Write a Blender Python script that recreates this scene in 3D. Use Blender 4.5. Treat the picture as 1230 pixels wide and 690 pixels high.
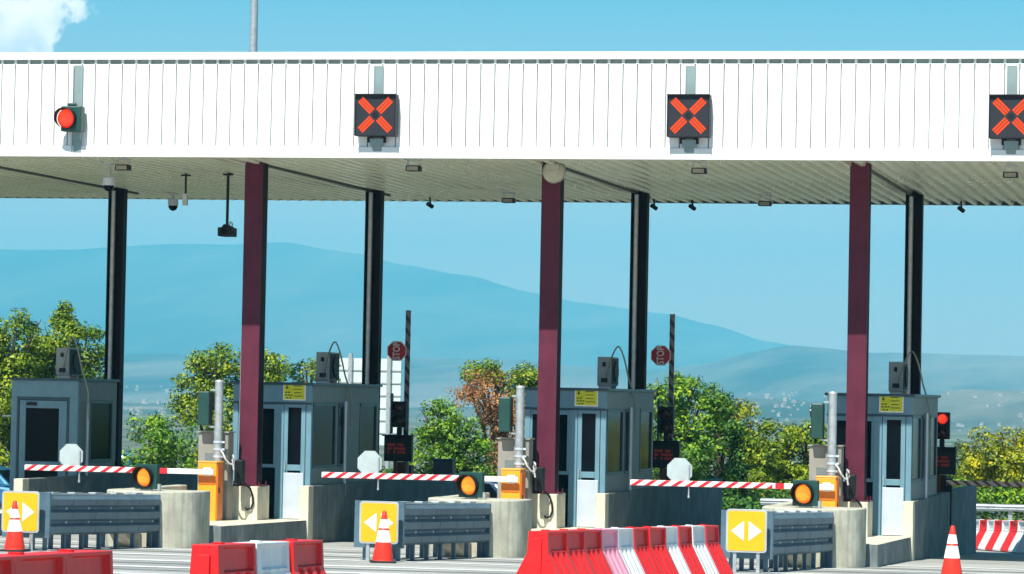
import bpy, bmesh, math, random
import numpy as np
from mathutils import Vector, Matrix

for o in list(bpy.data.objects): bpy.data.objects.remove(o)
scene = bpy.context.scene
COL = scene.collection
rad = math.radians

# ------------------------------------------------------------------ camera
YAW, PITCH, ROLL, FPX, HC = 0.212579, 0.0302429, 0.0194524, 4200.0, 2.6772
fw = Vector((-math.sin(YAW)*math.cos(PITCH), math.cos(YAW)*math.cos(PITCH), math.sin(PITCH)))
r0 = Vector((math.cos(YAW), math.sin(YAW), 0)); u0 = r0.cross(fw)
rt = r0*math.cos(ROLL)+u0*math.sin(ROLL); up = -r0*math.sin(ROLL)+u0*math.cos(ROLL)
cam_d = bpy.data.cameras.new('camera'); cam = bpy.data.objects.new('camera', cam_d); COL.objects.link(cam)
cam_d.sensor_width = 36.0; cam_d.lens = 36.0*FPX/1230.0; cam_d.clip_start = 0.5; cam_d.clip_end = 60000
cam.matrix_world = Matrix(((rt.x, up.x, -fw.x, 0), (rt.y, up.y, -fw.y, 0), (rt.z, up.z, -fw.z, HC), (0, 0, 0, 1)))
scene.camera = cam

# ------------------------------------------------------------------ light
EL, AZ = rad(54.5), rad(7)          # the sun stands high behind the camera, a little to its left
W = bpy.data.worlds.new('World'); scene.world = W; W.use_nodes = True
nt = W.node_tree; nt.nodes.clear()
N = nt.nodes.new; LK = nt.links.new
wo = N('ShaderNodeOutputWorld'); bg = N('ShaderNodeBackground'); sky = N('ShaderNodeTexSky')
sky.sky_type = 'NISHITA'; sky.sun_disc = False; sky.sun_elevation = EL; sky.sun_rotation = math.pi+AZ
sky.air_density = 1.0; sky.dust_density = 0.25; sky.ozone_density = 2.2; sky.altitude = 400
tint = N('ShaderNodeMix'); tint.data_type = 'RGBA'; tint.blend_type = 'MULTIPLY'; tint.inputs['Factor'].default_value = 1
LK(sky.outputs[0], tint.inputs[6])
tc = N('ShaderNodeTexCoord'); sep = N('ShaderNodeSeparateXYZ'); LK(tc.outputs['Generated'], sep.inputs[0])
ramp = N('ShaderNodeValToRGB'); LK(sep.outputs['Z'], ramp.inputs[0]); el = ramp.color_ramp.elements
el[0].position = 0.03; el[0].color = (2.1, 1.0, .74, 1); el[1].position = 0.13; el[1].color = (0.10, 0.68, 0.84, 1)
LK(ramp.outputs[0], tint.inputs[7])
# one cumulus puff low in the sky at the left
cdir = (fw + rt*((20-615)/FPX) + up*((345-24)/FPX)).normalized()
sub = N('ShaderNodeVectorMath'); sub.operation = 'SUBTRACT'; sub.inputs[1].default_value = cdir; LK(tc.outputs['Generated'], sub.inputs[0])
scl = N('ShaderNodeVectorMath'); scl.operation = 'MULTIPLY'; scl.inputs[1].default_value = (58, 58, 90); LK(sub.outputs[0], scl.inputs[0])
ln = N('ShaderNodeVectorMath'); ln.operation = 'LENGTH'; LK(scl.outputs[0], ln.inputs[0])
nz = N('ShaderNodeTexNoise'); nz.inputs['Scale'].default_value = 70; nz.inputs['Detail'].default_value = 8; nz.inputs['Roughness'].default_value = .55
LK(tc.outputs['Generated'], nz.inputs['Vector'])
ma = N('ShaderNodeMath'); ma.operation = 'MULTIPLY_ADD'; ma.inputs[1].default_value = 2.2; LK(nz.outputs['Fac'], ma.inputs[0]); 
mb_ = N('ShaderNodeMath'); mb_.operation = 'SUBTRACT'; mb_.inputs[0].default_value = 0.0; LK(ln.outputs['Value'], mb_.inputs[1]); LK(mb_.outputs[0], ma.inputs[2])
mr = N('ShaderNodeMapRange'); mr.inputs['From Min'].default_value = 0.0; mr.inputs['From Max'].default_value = 0.16; LK(ma.outputs[0], mr.inputs['Value'])
cm = N('ShaderNodeMix'); cm.data_type = 'RGBA'; LK(mr.outputs[0], cm.inputs['Factor']); LK(tint.outputs[2], cm.inputs[6])
n5 = N('ShaderNodeTexNoise'); n5.inputs['Scale'].default_value = 90; n5.inputs['Detail'].default_value = 5; LK(tc.outputs['Generated'], n5.inputs['Vector'])
cc_ = N('ShaderNodeValToRGB'); LK(n5.outputs['Fac'], cc_.inputs[0]); cc_.color_ramp.elements[0].position = .36; cc_.color_ramp.elements[1].position = .6
cc_.color_ramp.elements[0].color = (.72, .68, .70, 1); cc_.color_ramp.elements[1].color = (1.15, .96, .88, 1)
cs_ = N('ShaderNodeVectorMath'); cs_.operation = 'SCALE'; cs_.inputs['Scale'].default_value = 14.5; LK(cc_.outputs[0], cs_.inputs[0]); LK(cs_.outputs[0], cm.inputs[7])
LK(cm.outputs[2], bg.inputs[0]); bg.inputs[1].default_value = 0.082; LK(bg.outputs[0], wo.inputs[0])

sun_d = bpy.data.lights.new('sun', 'SUN'); sun = bpy.data.objects.new('sun', sun_d); COL.objects.link(sun)
sun_d.energy = 5.0; sun_d.angle = rad(0.53); sun_d.color = (1, 0.96, 0.87)
sdir = Vector((-math.sin(AZ)*math.cos(EL), -math.cos(AZ)*math.cos(EL), math.sin(EL)))
sun.rotation_euler = sdir.to_track_quat('Z', 'Y').to_euler(); sun.location = sdir*40
scene.view_settings.view_transform = 'Standard'; scene.view_settings.look = 'None'
scene.view_settings.gamma = 1; scene.view_settings.use_curve_mapping = False
scene.view_settings.exposure = 0.75
scene.render.engine = 'CYCLES'
scene.cycles.use_denoising = True
scene.cycles.max_bounces = 8; scene.cycles.volume_bounces = 0; scene.cycles.transparent_max_bounces = 16
scene.render.filter_size = 1.7 if hasattr(scene.render, 'filter_size') else 1.5

rnd = random.Random(7); npr = np.random.default_rng(7)

def at(px, py, Y):
    "world point on the plane Y that lies on this ray of the photograph"
    d = fw*FPX + rt*(px-615) - up*(py-345)
    return Vector((0, 0, HC)) + d*(Y/d.y)

def g(Y):
    "height of the ground: the road falls gently away from the camera"
    if Y <= 64: return -0.024*(max(Y, -40)-55.9)
    z = -0.194-0.033*(min(Y, 96)-64)
    if Y > 96: z -= min((Y-96)*0.04, 12.0)
    return z

# ------------------------------------------------------------------ materials
MATS = {}
def mat(name, col, rough=.6, metal=0., var=.12, scale=3., bump=0., bscale=40., col2=None, stretch=None, spec=.5, emit=None, es=1., streak=0.):
    if name in MATS: return MATS[name]
    m = bpy.data.materials.new(name); m.use_nodes = True; t = m.node_tree; b = t.nodes['Principled BSDF']; n = t.nodes.new; l = t.links.new
    b.inputs['Roughness'].default_value = rough; b.inputs['Metallic'].default_value = metal
    b.inputs['Specular IOR Level'].default_value = spec
    co = n('ShaderNodeTexCoord'); mp = n('ShaderNodeMapping'); l(co.outputs['Object'], mp.inputs[0])
    if stretch: mp.inputs['Scale'].default_value = stretch
    no = n('ShaderNodeTexNoise'); no.inputs['Scale'].default_value = scale; no.inputs['Detail'].default_value = 7; no.inputs['Roughness'].default_value = .6
    l(mp.outputs[0], no.inputs['Vector'])
    cr = n('ShaderNodeValToRGB'); l(no.outputs['Fac'], cr.inputs[0])
    c2 = col2 or tuple(c*(1-var) for c in col); c1 = col if col2 else tuple(min(1, c*(1+var)) for c in col)
    cr.color_ramp.elements[0].position = .35; cr.color_ramp.elements[1].position = .65
    cr.color_ramp.elements[0].color = (*c2, 1); cr.color_ramp.elements[1].color = (*c1, 1)
    out = cr.outputs[0]
    if streak > 0:
        mp2 = n('ShaderNodeMapping'); mp2.inputs['Scale'].default_value = (7, 7, .5); l(co.outputs['Object'], mp2.inputs[0])
        n2 = n('ShaderNodeTexNoise'); n2.inputs['Scale'].default_value = 1.6; n2.inputs['Detail'].default_value = 6; l(mp2.outputs[0], n2.inputs['Vector'])
        r2 = n('ShaderNodeMapRange'); r2.inputs['From Min'].default_value = .45; r2.inputs['From Max'].default_value = .75; r2.inputs['To Max'].default_value = streak; l(n2.outputs['Fac'], r2.inputs['Value'])
        mx = n('ShaderNodeMix'); mx.data_type = 'RGBA'; l(r2.outputs[0], mx.inputs['Factor']); l(out, mx.inputs[6]); mx.inputs[7].default_value = (col[0]*.35, col[1]*.34, col[2]*.3, 1)
        out = mx.outputs[2]
    l(out, b.inputs['Base Color'])
    rr = n('ShaderNodeMapRange'); rr.inputs['To Min'].default_value = max(0, rough-.08); rr.inputs['To Max'].default_value = min(1, rough+.1); l(no.outputs['Fac'], rr.inputs['Value']); l(rr.outputs[0], b.inputs['Roughness'])
    if bump:
        nb = n('ShaderNodeTexNoise'); nb.inputs['Scale'].default_value = bscale; nb.inputs['Detail'].default_value = 6; l(mp.outputs[0], nb.inputs['Vector'])
        bp = n('ShaderNodeBump'); bp.inputs['Strength'].default_value = bump; bp.inputs['Distance'].default_value = .01; l(nb.outputs['Fac'], bp.inputs['Height']); l(bp.outputs[0], b.inputs['Normal'])
    if emit:
        b.inputs['Emission Color'].default_value = (*emit, 1); b.inputs['Emission Strength'].default_value = es
    MATS[name] = m; return m

white_paint = mat('white_sheet_paint', (.80, .81, .79), .45, var=.03, scale=1.2, streak=.10)
white_trim = mat('white_trim_paint', (.82, .83, .81), .4, var=.03)
soffit_m = mat('soffit_metal', (.82, .80, .66), .24, .4, var=.05, scale=.8, bump=.0)
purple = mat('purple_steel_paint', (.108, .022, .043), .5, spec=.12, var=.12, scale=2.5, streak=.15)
purple_shade = mat('shaded_purple_paint', (.010, .005, .009), .6, spec=.1, var=.15)  # near-black copy of the purple, shade under the roof put into the colour
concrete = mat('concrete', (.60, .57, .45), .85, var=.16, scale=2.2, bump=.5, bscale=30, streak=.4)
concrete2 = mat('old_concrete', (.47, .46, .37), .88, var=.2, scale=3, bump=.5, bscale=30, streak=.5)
shade_conc = mat('shade_toned_concrete', (.15, .18, .185), .8, var=.3, scale=2, bump=.4, bscale=30, streak=.5)  # shade of the lane-side faces put into the colour, streaks over it
booth_m = mat('blue_grey_booth_paint', (.135, .265, .335), .4, var=.08, streak=.12)
booth_side = mat('grey_green_panel', (.16, .19, .185), .5, var=.1, streak=.15)
booth_dark = mat('dark_teal_trim', (.02, .06, .085), .4)
alu = mat('aluminium_panel', (.58, .65, .72), .4, .25, var=.05, streak=.08)
glass = mat('dark_window_glass', (.002, .004, .007), .10, var=.3, scale=1, spec=.06)
galv = mat('galvanised_steel', (.46, .50, .52), .42, .55, var=.14, scale=9)
rail_m = mat('shaded_guardrail_steel', (.095, .165, .215), .5, .3, var=.15, scale=5, streak=.2)  # dark base carries the shade of the side faces, streaks are weathering
zinc = mat('pale_zinc_channel', (.24, .32, .32), .5, .2, var=.08)
black = mat('black_plastic', (.010, .011, .014), .55, spec=.25)
navy = mat('navy_cabinet', (.012, .02, .045), .45)
dgreen = mat('dark_green_housing', (.010, .055, .045), .4)
orange = mat('orange_cabinet', (.95, .36, .02), .4, var=.05)
orange_deep = mat('deep_orange_panel', (.75, .17, .01), .4, var=.06)
brown = mat('shaded_orange_cabinet', (.13, .035, .02), .6)  # orange machine paint browned to carry the canopy shade
grey_cab = mat('grey_cabinet', (.30, .29, .25), .6, var=.12, streak=.3)
ac_m = mat('grey_equipment_casing', (.30, .34, .34), .5, var=.12, streak=.2)
red = mat('red_plastic', (.85, .010, .014), .45, spec=.3, col2=(.58, .02, .02), scale=3.5, streak=.22)
pink = mat('faded_pink_plastic', (.80, .30, .40), .5, var=.12, scale=3)
whitep = mat('white_plastic', (.72, .74, .75), .45, var=.08, scale=2, streak=.22)
red_paint = mat('red_reflective_film', (.62, .015, .03), .4, var=.2)
white_film = mat('white_reflective_film', (.80, .80, .78), .4, var=.08)
cone_red = mat('cone_orange_red', (.88, .032, .014), .45, var=.1)
cone_white = mat('cone_white_sleeve', (.82, .82, .80), .45, var=.05)
rubber = mat('black_rubber', (.02, .02, .02), .8)
yellow = mat('yellow_sign_face', (.92, .42, .005), .4, var=.03)
sign_grey = mat('grey_sign_frame', (.42, .47, .47), .5, .2)
notice_y = mat('yellow_notice', (.62, .60, .01), .5, var=.1, scale=14)
notice_k = mat('notice_print', (.03, .045, .01), .6)
stop_red = mat('stop_sign_red', (.45, .012, .025), .45)
led_red = mat('red_led', (.12, .01, .005), .5, spec=.2, emit=(1, .085, .010), es=.62)
led_dark = mat('led_panel_face', (.008, .010, .018), .6)
led_dim = mat('dim_red_led', (.20, .015, .01), .5, emit=(1, .05, .02), es=.04)
amber = mat('amber_lit_lens', (.45, .14, .01), .3, emit=(1, .30, .006), es=1.0)
lens_red = mat('red_lit_lens', (.22, .01, .006), .3, emit=(1, .045, .015), es=1.0)
lens_off = mat('unlit_lens', (.06, .012, .01), .25)
cable_m = mat('grey_cable', (.25, .26, .22), .6)
white_cable = mat('white_conduit', (.5, .52, .5), .6)
beige = mat('beige_lamp_cover', (.42, .41, .33), .5)
bark = mat('bark', (.09, .06, .04), .9, var=.3, scale=8, bump=.6)

def hot_core(m, core, rim, r):
    t = m.node_tree; b = t.nodes['Principled BSDF']; n = t.nodes.new; l = t.links.new
    co = n('ShaderNodeTexCoord'); gr = n('ShaderNodeVectorMath'); gr.operation = 'DISTANCE'; l(co.outputs['Generated'], gr.inputs[0]); gr.inputs[1].default_value = (.45, .4, .55)
    cr = n('ShaderNodeValToRGB'); l(gr.outputs['Value'], cr.inputs[0]); cr.color_ramp.elements[0].position = .08; cr.color_ramp.elements[1].position = r
    cr.color_ramp.elements[0].color = (*core, 1); cr.color_ramp.elements[1].color = (*rim, 1); l(cr.outputs[0], b.inputs['Emission Color'])
hot_core(amber, (1, .50, .035), (.50, .075, .002), .52); hot_core(lens_red, (1, .09, .03), (.42, .010, .005), .52)
def stripes_mat(name, c1, c2, period, ang, axis='X', rough=.4):
    m = bpy.data.materials.new(name); m.use_nodes = True; t = m.node_tree; b = t.nodes['Principled BSDF']; n = t.nodes.new; l = t.links.new
    co = n('ShaderNodeTexCoord'); sp = n('ShaderNodeSeparateXYZ'); l(co.outputs['Object'], sp.inputs[0])
    a = n('ShaderNodeMath'); a.operation = 'MULTIPLY_ADD'; a.inputs[1].default_value = ang
    if axis == 'X': l(sp.outputs['Z'], a.inputs[0]); l(sp.outputs['X'], a.inputs[2])
    else: l(sp.outputs['X'], a.inputs[0]); l(sp.outputs['Z'], a.inputs[2])
    dv = n('ShaderNodeMath'); dv.operation = 'DIVIDE'; dv.inputs[1].default_value = period; l(a.outputs[0], dv.inputs[0])
    fr = n('ShaderNodeMath'); fr.operation = 'FRACT'; l(dv.outputs[0], fr.inputs[0])
    gt = n('ShaderNodeMath'); gt.operation = 'GREATER_THAN'; gt.inputs[1].default_value = .58; l(fr.outputs[0], gt.inputs[0])
    no = n('ShaderNodeTexNoise'); no.inputs['Scale'].default_value = 6; l(co.outputs['Object'], no.inputs['Vector'])
    mx = n('ShaderNodeMix'); mx.data_type = 'RGBA'; l(gt.outputs[0], mx.inputs['Factor']); mx.inputs[6].default_value = (*c1, 1); mx.inputs[7].default_value = (*c2, 1)
    mu = n('ShaderNodeMix'); mu.data_type = 'RGBA'; mu.blend_type = 'MULTIPLY'; mu.inputs['Factor'].default_value = .35; l(mx.outputs[2], mu.inputs[6]); l(no.outputs['Fac'], mu.inputs[7])
    l(mu.outputs[2], b.inputs['Base Color']); b.inputs['Roughness'].default_value = rough
    return m
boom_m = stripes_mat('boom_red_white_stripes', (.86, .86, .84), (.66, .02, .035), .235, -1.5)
boom_shaded = stripes_mat('shade_tinted_boom_stripes', (.85, .72, .58), (.30, .06, .045), .20, 1.3)  # red and white tinted tan-brown to carry the canopy shade
boom_up = stripes_mat('raised_boom_shaded_stripes', (.24, .20, .22), (.035, .012, .02), .26, 1.2, axis='Z')  # stripes painted dark, canopy shade included in the colours

# ------------------------------------------------------------------ mesh helpers
class MB:
    def __init__(s): s.v = []; s.f = []; s.m = []; s.sm = []
    def add(s, vs, fs, mi=0, smooth=False):
        o = len(s.v); s.v += [tuple(v) for v in vs]; s.f += [tuple(i+o for i in f) for f in fs]; s.m += [mi]*len(fs); s.sm += [smooth]*len(fs); return s
    def box(s, x0, x1, y0, y1, z0, z1, mi=0):
        vs = [(x, y, z) for z in (z0, z1) for y in (y0, y1) for x in (x0, x1)]
        return s.add(vs, [(0, 2, 3, 1), (4, 5, 7, 6), (0, 1, 5, 4), (2, 6, 7, 3), (0, 4, 6, 2), (1, 3, 7, 5)], mi)
    def cyl(s, p0, p1, r0, r1=None, n=16, mi=0, caps=True, smooth=True):
        r1 = r0 if r1 is None else r1; p0 = Vector(p0); p1 = Vector(p1); d = (p1-p0).normalized()
        a = d.orthogonal().normalized(); b = d.cross(a); vs = []
        for p, r in ((p0, r0), (p1, r1)):
            for i in range(n):
                t = 2*math.pi*i/n; vs.append(p+a*(r*math.cos(t))+b*(r*math.sin(t)))
        s.add(vs, [(i, (i+1) % n, n+(i+1) % n, n+i) for i in range(n)], mi, smooth)
        if caps: s.add(vs[:n], [tuple(reversed(range(n)))], mi); s.add(vs[n:], [tuple(range(n))], mi)
        return s
    def tube(s, pts, r, n=8, mi=0):
        pts = [Vector(p) for p in pts]; vs = []; ref = Vector((0.13, .31, .94))
        for i, p in enumerate(pts):
            d = (pts[min(i+1, len(pts)-1)]-pts[max(i-1, 0)]).normalized(); a = d.cross(ref).normalized(); b = d.cross(a)
            rr = r[i] if isinstance(r, (list, tuple)) else r
            for k in range(n):
                t = 2*math.pi*k/n; vs.append(p+a*(rr*math.cos(t))+b*(rr*math.sin(t)))
        fs = [(i*n+k, i*n+(k+1) % n, (i+1)*n+(k+1) % n, (i+1)*n+k) for i in range(len(pts)-1) for k in range(n)]
        s.add(vs, fs, mi, True); s.add(vs[:n], [tuple(reversed(range(n)))], mi); s.add(vs[-n:], [tuple(range(n))], mi); return s
    def prism(s, poly, axis, a0, a1, mi=0):
        "poly of 2-D points extruded along axis from a0 to a1; (y,z) for X, (x,z) for Y, (x,y) for Z"
        def P(p, a): return {'X': (a, p[0], p[1]), 'Y': (p[0], a, p[1]), 'Z': (p[0], p[1], a)}[axis]
        n = len(poly); vs = [P(p, a0) for p in poly]+[P(p, a1) for p in poly]
        return s.add(vs, [(i, (i+1) % n, n+(i+1) % n, n+i) for i in range(n)]+[tuple(reversed(range(n))), tuple(range(n, 2*n))], mi)
    def lathe(s, prof, c=(0, 0, 0), n=24, mi=0, axis='Z'):
        vs = []
        for r, h in prof:
            for i in range(n):
                t = 2*math.pi*i/n; x, y = r*math.cos(t), r*math.sin(t)
                v = (x, y, h) if axis == 'Z' else (x, h, y)
                vs.append((c[0]+v[0], c[1]+v[1], c[2]+v[2]))
        return s.add(vs, [(k*n+i, k*n+(i+1) % n, (k+1)*n+(i+1) % n, (k+1)*n+i) for k in range(len(prof)-1) for i in range(n)], mi, True)
    def xf(s, M, start=0):
        for i in range(start, len(s.v)): s.v[i] = tuple(M @ Vector(s.v[i]))
        return s
    def build(s, name, mats, parent=None, bevel=0, fix=True):
        me = bpy.data.meshes.new(name); me.from_pydata(s.v, [], s.f)
        for m in (mats if isinstance(mats, (list, tuple)) else [mats]): me.materials.append(m)
        me.polygons.foreach_set('material_index', s.m); me.polygons.foreach_set('use_smooth', s.sm)
        if fix:
            bm = bmesh.new(); bm.from_mesh(me); bmesh.ops.recalc_face_normals(bm, faces=bm.faces); bm.to_mesh(me); bm.free()
        me.update(); o = bpy.data.objects.new(name, me); COL.objects.link(o)
        if parent: o.parent = parent
        if bevel:
            b = o.modifiers.new('bevel', 'BEVEL'); b.width = bevel; b.segments = 2; b.limit_method = 'ANGLE'; b.angle_limit = rad(40)
        return o
def tag(o, label, cat=None, group=None, kind=None):
    if label: o['label'] = label
    if cat: o['category'] = cat
    if group: o['group'] = group
    if kind: o['kind'] = kind
    return o
def thing(name, label, cat, loc, rotz=0, group=None):
    o = bpy.data.objects.new(name, None); COL.objects.link(o); o.location = loc; o.rotation_euler = (0, 0, rotz); o.empty_display_size = .3
    return tag(o, label, cat, group)
KIDS = {}
def copy_tree(o, label, loc=None, rotz=None):
    def rec(a, parent):
        c = a.copy(); COL.objects.link(c)
        if parent: c.parent = parent
        for ch in a.children: rec(ch, c)
        return c
    c = rec(o, None); c['label'] = label
    if loc is not None: c.location = loc
    if rotz is not None: c.rotation_euler[2] = rotz
    return c
def text_mesh(body, size, extrude=.002):
    cu = bpy.data.curves.new('t', 'FONT'); cu.body = body; cu.size = size; cu.align_x = 'CENTER'; cu.align_y = 'CENTER'; cu.extrude = extrude; cu.offset = size*.018
    ob = bpy.data.objects.new('t', cu); COL.objects.link(ob); dg = bpy.context.evaluated_depsgraph_get(); dg.update()
    me = bpy.data.meshes.new_from_object(ob.evaluated_get(dg)); vs = [tuple(v.co) for v in me.vertices]; fs = [tuple(p.vertices) for p in me.polygons]
    bpy.data.objects.remove(ob); return vs, fs
ORD = ['leftmost', 'second from the left', 'third from the left', 'rightmost']

# ------------------------------------------------------------------ ground and road
def ground_mat(road):
    m = bpy.data.materials.new('pale_asphalt' if road else 'dry_ground'); m.use_nodes = True; t = m.node_tree; b = t.nodes['Principled BSDF']; n = t.nodes.new; l = t.links.new
    co = n('ShaderNodeTexCoord'); mp = n('ShaderNodeMapping'); l(co.outputs['Object'], mp.inputs[0])
    if road: mp.inputs['Scale'].default_value = (.35, 1.6, 1)
    no = n('ShaderNodeTexNoise'); no.inputs['Scale'].default_value = .9 if road else .02; no.inputs['Detail'].default_value = 9; l(mp.outputs[0], no.inputs['Vector'])
    cr = n('ShaderNodeValToRGB'); l(no.outputs['Fac'], cr.inputs[0]); e = cr.color_ramp.elements; e[0].position = .36; e[1].position = .66
    if road: e[0].color = (.24, .25, .24, 1); e[1].color = (.42, .42, .39, 1)
    else: e[0].color = (.05, .07, .03, 1); e[1].color = (.20, .18, .11, 1)
    n2 = n('ShaderNodeTexNoise'); n2.inputs['Scale'].default_value = 60; n2.inputs['Detail'].default_value = 4; l(co.outputs['Object'], n2.inputs['Vector'])
    mx = n('ShaderNodeMix'); mx.data_type = 'RGBA'; mx.blend_type = 'OVERLAY'; mx.inputs['Factor'].default_value = .5; l(cr.outputs[0], mx.inputs[6]); l(n2.outputs['Fac'], mx.inputs[7])
    l(mx.outputs[2], b.inputs['Base Color']); b.inputs['Roughness'].default_value = .85
    bp = n('ShaderNodeBump'); bp.inputs['Strength'].default_value = .4; bp.inputs['Distance'].default_value = .01; l(n2.outputs['Fac'], bp.inputs['Height']); l(bp.outputs[0], b.inputs['Normal'])
    return m
def sheet(name, mt, xs, ys, dz=0):
    v = [(x, y, g(y)+dz) for y in ys for x in xs]; nx = len(xs)
    f = [(j*nx+i, j*nx+i+1, (j+1)*nx+i+1, (j+1)*nx+i) for j in range(len(ys)-1) for i in range(nx-1)]
    b = MB(); b.add(v, f); o = b.build(name, mt, fix=False); return tag(o, None, kind='structure')
sheet('ground', ground_mat(False), [-13400, -3000, -500, -60, -30, 0, 30, 60, 500, 3000, 13400], [-1500, -200, -40, 0, 30, 64, 70, 80, 96, 110, 150, 200, 250, 300, 396, 500, 1500, 6000, 12500], -.02)
sheet('road', ground_mat(True), [-60, -30, 0, 40], [-40, 0, 30, 64, 70, 80, 95.5])
paint = mat('worn_white_road_paint', (.72, .73, .70), .7, var=.12, scale=4, stretch=(.5, 4, 1), streak=0)
def line(name, x0, x1, y0, y1, dz=.006, m=paint):
    b = MB(); b.add([(x0, y0, g(y0)+dz), (x1, y0, g(y0)+dz), (x1, y1, g(y1)+dz), (x0, y1, g(y1)+dz)], [(0, 1, 2, 3)]); return tag(b.build(name, m, fix=False), None, kind='structure')
tar = mat('dark_asphalt_patch', (.15, .165, .16), .8, var=.25, scale=2)
for (y0, y1) in ((57.3, 57.7), (53.9, 54.25), (50.5, 50.9), (47.3, 47.8), (44.2, 44.7), (41.2, 41.6), (38.2, 38.7)):
    line('stop_line', -30, 6, y0, y1)
for (y0, y1) in ((55.3, 55.7), (52.3, 52.8), (46.0, 46.4), (43.0, 43.3)):
    line('asphalt_patch', -30, 6, y0, y1, .004, tar)

# ------------------------------------------------------------------ hills
def interp(tab, x):
    for (a, ya), (b, yb) in zip(tab, tab[1:]):
        if x <= b:
            t = max(0, min(1, (x-a)/(b-a))); t = t*t*(3-2*t)*.5+t*.5; return ya+(yb-ya)*t
    return tab[-1][1]
def hsh(i, j, s): return (math.sin(i*127.1+j*311.7+s*74.7)*43758.5453) % 1
def vn(x, y, s):
    i, j = math.floor(x), math.floor(y); u, w = x-i, y-j; u = u*u*(3-2*u); w = w*w*(3-2*w)
    return (hsh(i, j, s)*(1-u)+hsh(i+1, j, s)*u)*(1-w)+(hsh(i, j+1, s)*(1-u)+hsh(i+1, j+1, s)*u)*w
def fbm(x, y, s): return sum(vn(x*2**k, y*2**k, s+k)/2**k for k in range(5))-1
def ridge_height(tab, px, D):
    y = interp(tab, px); d = (fw*FPX+rt*(px-615)-up*(y-345)); h = math.hypot(d.x, d.y); return HC + d.z/h*D
def hill_pt(tab, D0, D1, px, D, seed):
    d = fw*FPX+rt*(px-615); h = math.hypot(d.x, d.y); H = ridge_height(tab, px, D1)
    t = (D-D0)/(D1-D0); s = t**1.15 if t <= 1 else max(0., 1-(t-1)*1.6)
    n = fbm(px*.011, D*.0007, seed)*.02*min(1, max(t, 0))*(1-min(1, max(t, 0))**6) + fbm(px*.04, D*.0015, seed+9)*.003
    return Vector((d.x/h*D, d.y/h*D, -14+(H+14)*(s+n if 0 < t < 1.01 else s)))
def hill_mat(name, c1, c2, sc):
    m = bpy.data.materials.new(name); m.use_nodes = True; t = m.node_tree; b = t.nodes['Principled BSDF']; n = t.nodes.new; l = t.links.new
    co = n('ShaderNodeTexCoord'); no = n('ShaderNodeTexNoise'); no.inputs['Scale'].default_value = sc; no.inputs['Detail'].default_value = 10; no.inputs['Roughness'].default_value = .65; hm = n('ShaderNodeMapping'); hm.inputs['Scale'].default_value = (1, .16, 1); l(co.outputs['Object'], hm.inputs[0]); l(hm.outputs[0], no.inputs['Vector'])
    cr = n('ShaderNodeValToRGB'); l(no.outputs['Fac'], cr.inputs[0]); e = cr.color_ramp.elements; e[0].position = .42; e[1].position = .68; e[0].color = (*c1, 1); e[1].color = (*c2, 1)
    l(cr.outputs[0], b.inputs['Base Color']); b.inputs['Roughness'].default_value = .95; return m
RA = [(-400, 318), (-100, 303), (0, 300), (90, 300), (150, 296), (210, 293), (270, 294), (340, 291), (400, 301), (440, 306), (480, 318), (560, 331), (640, 352), (700, 364), (800, 377), (860, 391), (920, 410), (1000, 425), (1100, 440), (1700, 455)]
RB = [(-400, 425), (0, 430), (120, 427), (210, 425), (260, 432), (350, 437), (500, 430), (620, 432), (700, 440), (780, 446), (850, 437), (900, 424), (950, 415), (990, 418), (1040, 424), (1100, 424), (1160, 426), (1240, 428), (1700, 440)]
RC = [(-400, 492), (0, 488), (140, 484), (250, 486), (500, 490), (780, 484), (860, 476), (920, 478), (1000, 484), (1100, 478), (1160, 468), (1240, 470), (1700, 480)]
def make_hill(name, tab, D0, D1, D2, seed, m, nd):
    xs = list(range(-400, 1701, 12)); ds = [D0+(D1-D0)*i/nd for i in range(nd+1)]+[D1+(D2-D1)*i/6 for i in range(1, 7)]
    b = MB(); v = [hill_pt(tab, D0, D1, x, d, seed) for d in ds for x in xs]; nx = len(xs)
    b.add(v, [(j*nx+i, j*nx+i+1, (j+1)*nx+i+1, (j+1)*nx+i) for j in range(len(ds)-1) for i in range(nx-1)], 0, True)
    return tag(b.build(name, m, fix=False), None, kind='structure')
make_hill('mountain_ridge', RA, 6200, 9500, 11500, 3, hill_mat('far_scrub', (.03, .05, .06), (.22, .19, .16), .0022), 40)
make_hill('foothills', RB, 3300, 5200, 6000, 21, hill_mat('near_scrub', (.025, .045, .05), (.30, .24, .20), .003), 40)
make_hill('low_hills', RC, 1800, 2600, 3000, 40, hill_mat('low_scrub', (.03, .06, .05), (.26, .22, .18), .006), 30)

# air between the plaza and the mountains
hz = MB(); hz.box(-13500, 13500, -1600, 12600, -60, 560)
haze_m = bpy.data.materials.new('haze_air'); haze_m.use_nodes = True; t = haze_m.node_tree; t.nodes.clear()
ho = t.nodes.new('ShaderNodeOutputMaterial'); hv = t.nodes.new('ShaderNodeVolumePrincipled')
hv.inputs['Density'].default_value = 2.1e-4; hv.inputs['Color'].default_value = (.19, .765, 1.0, 1); hv.inputs['Anisotropy'].default_value = -0.12
t.links.new(hv.outputs[0], ho.inputs['Volume'])
tag(hz.build('haze', haze_m), 'pale blue haze between the toll plaza and the mountains', None, kind='stuff')

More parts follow.
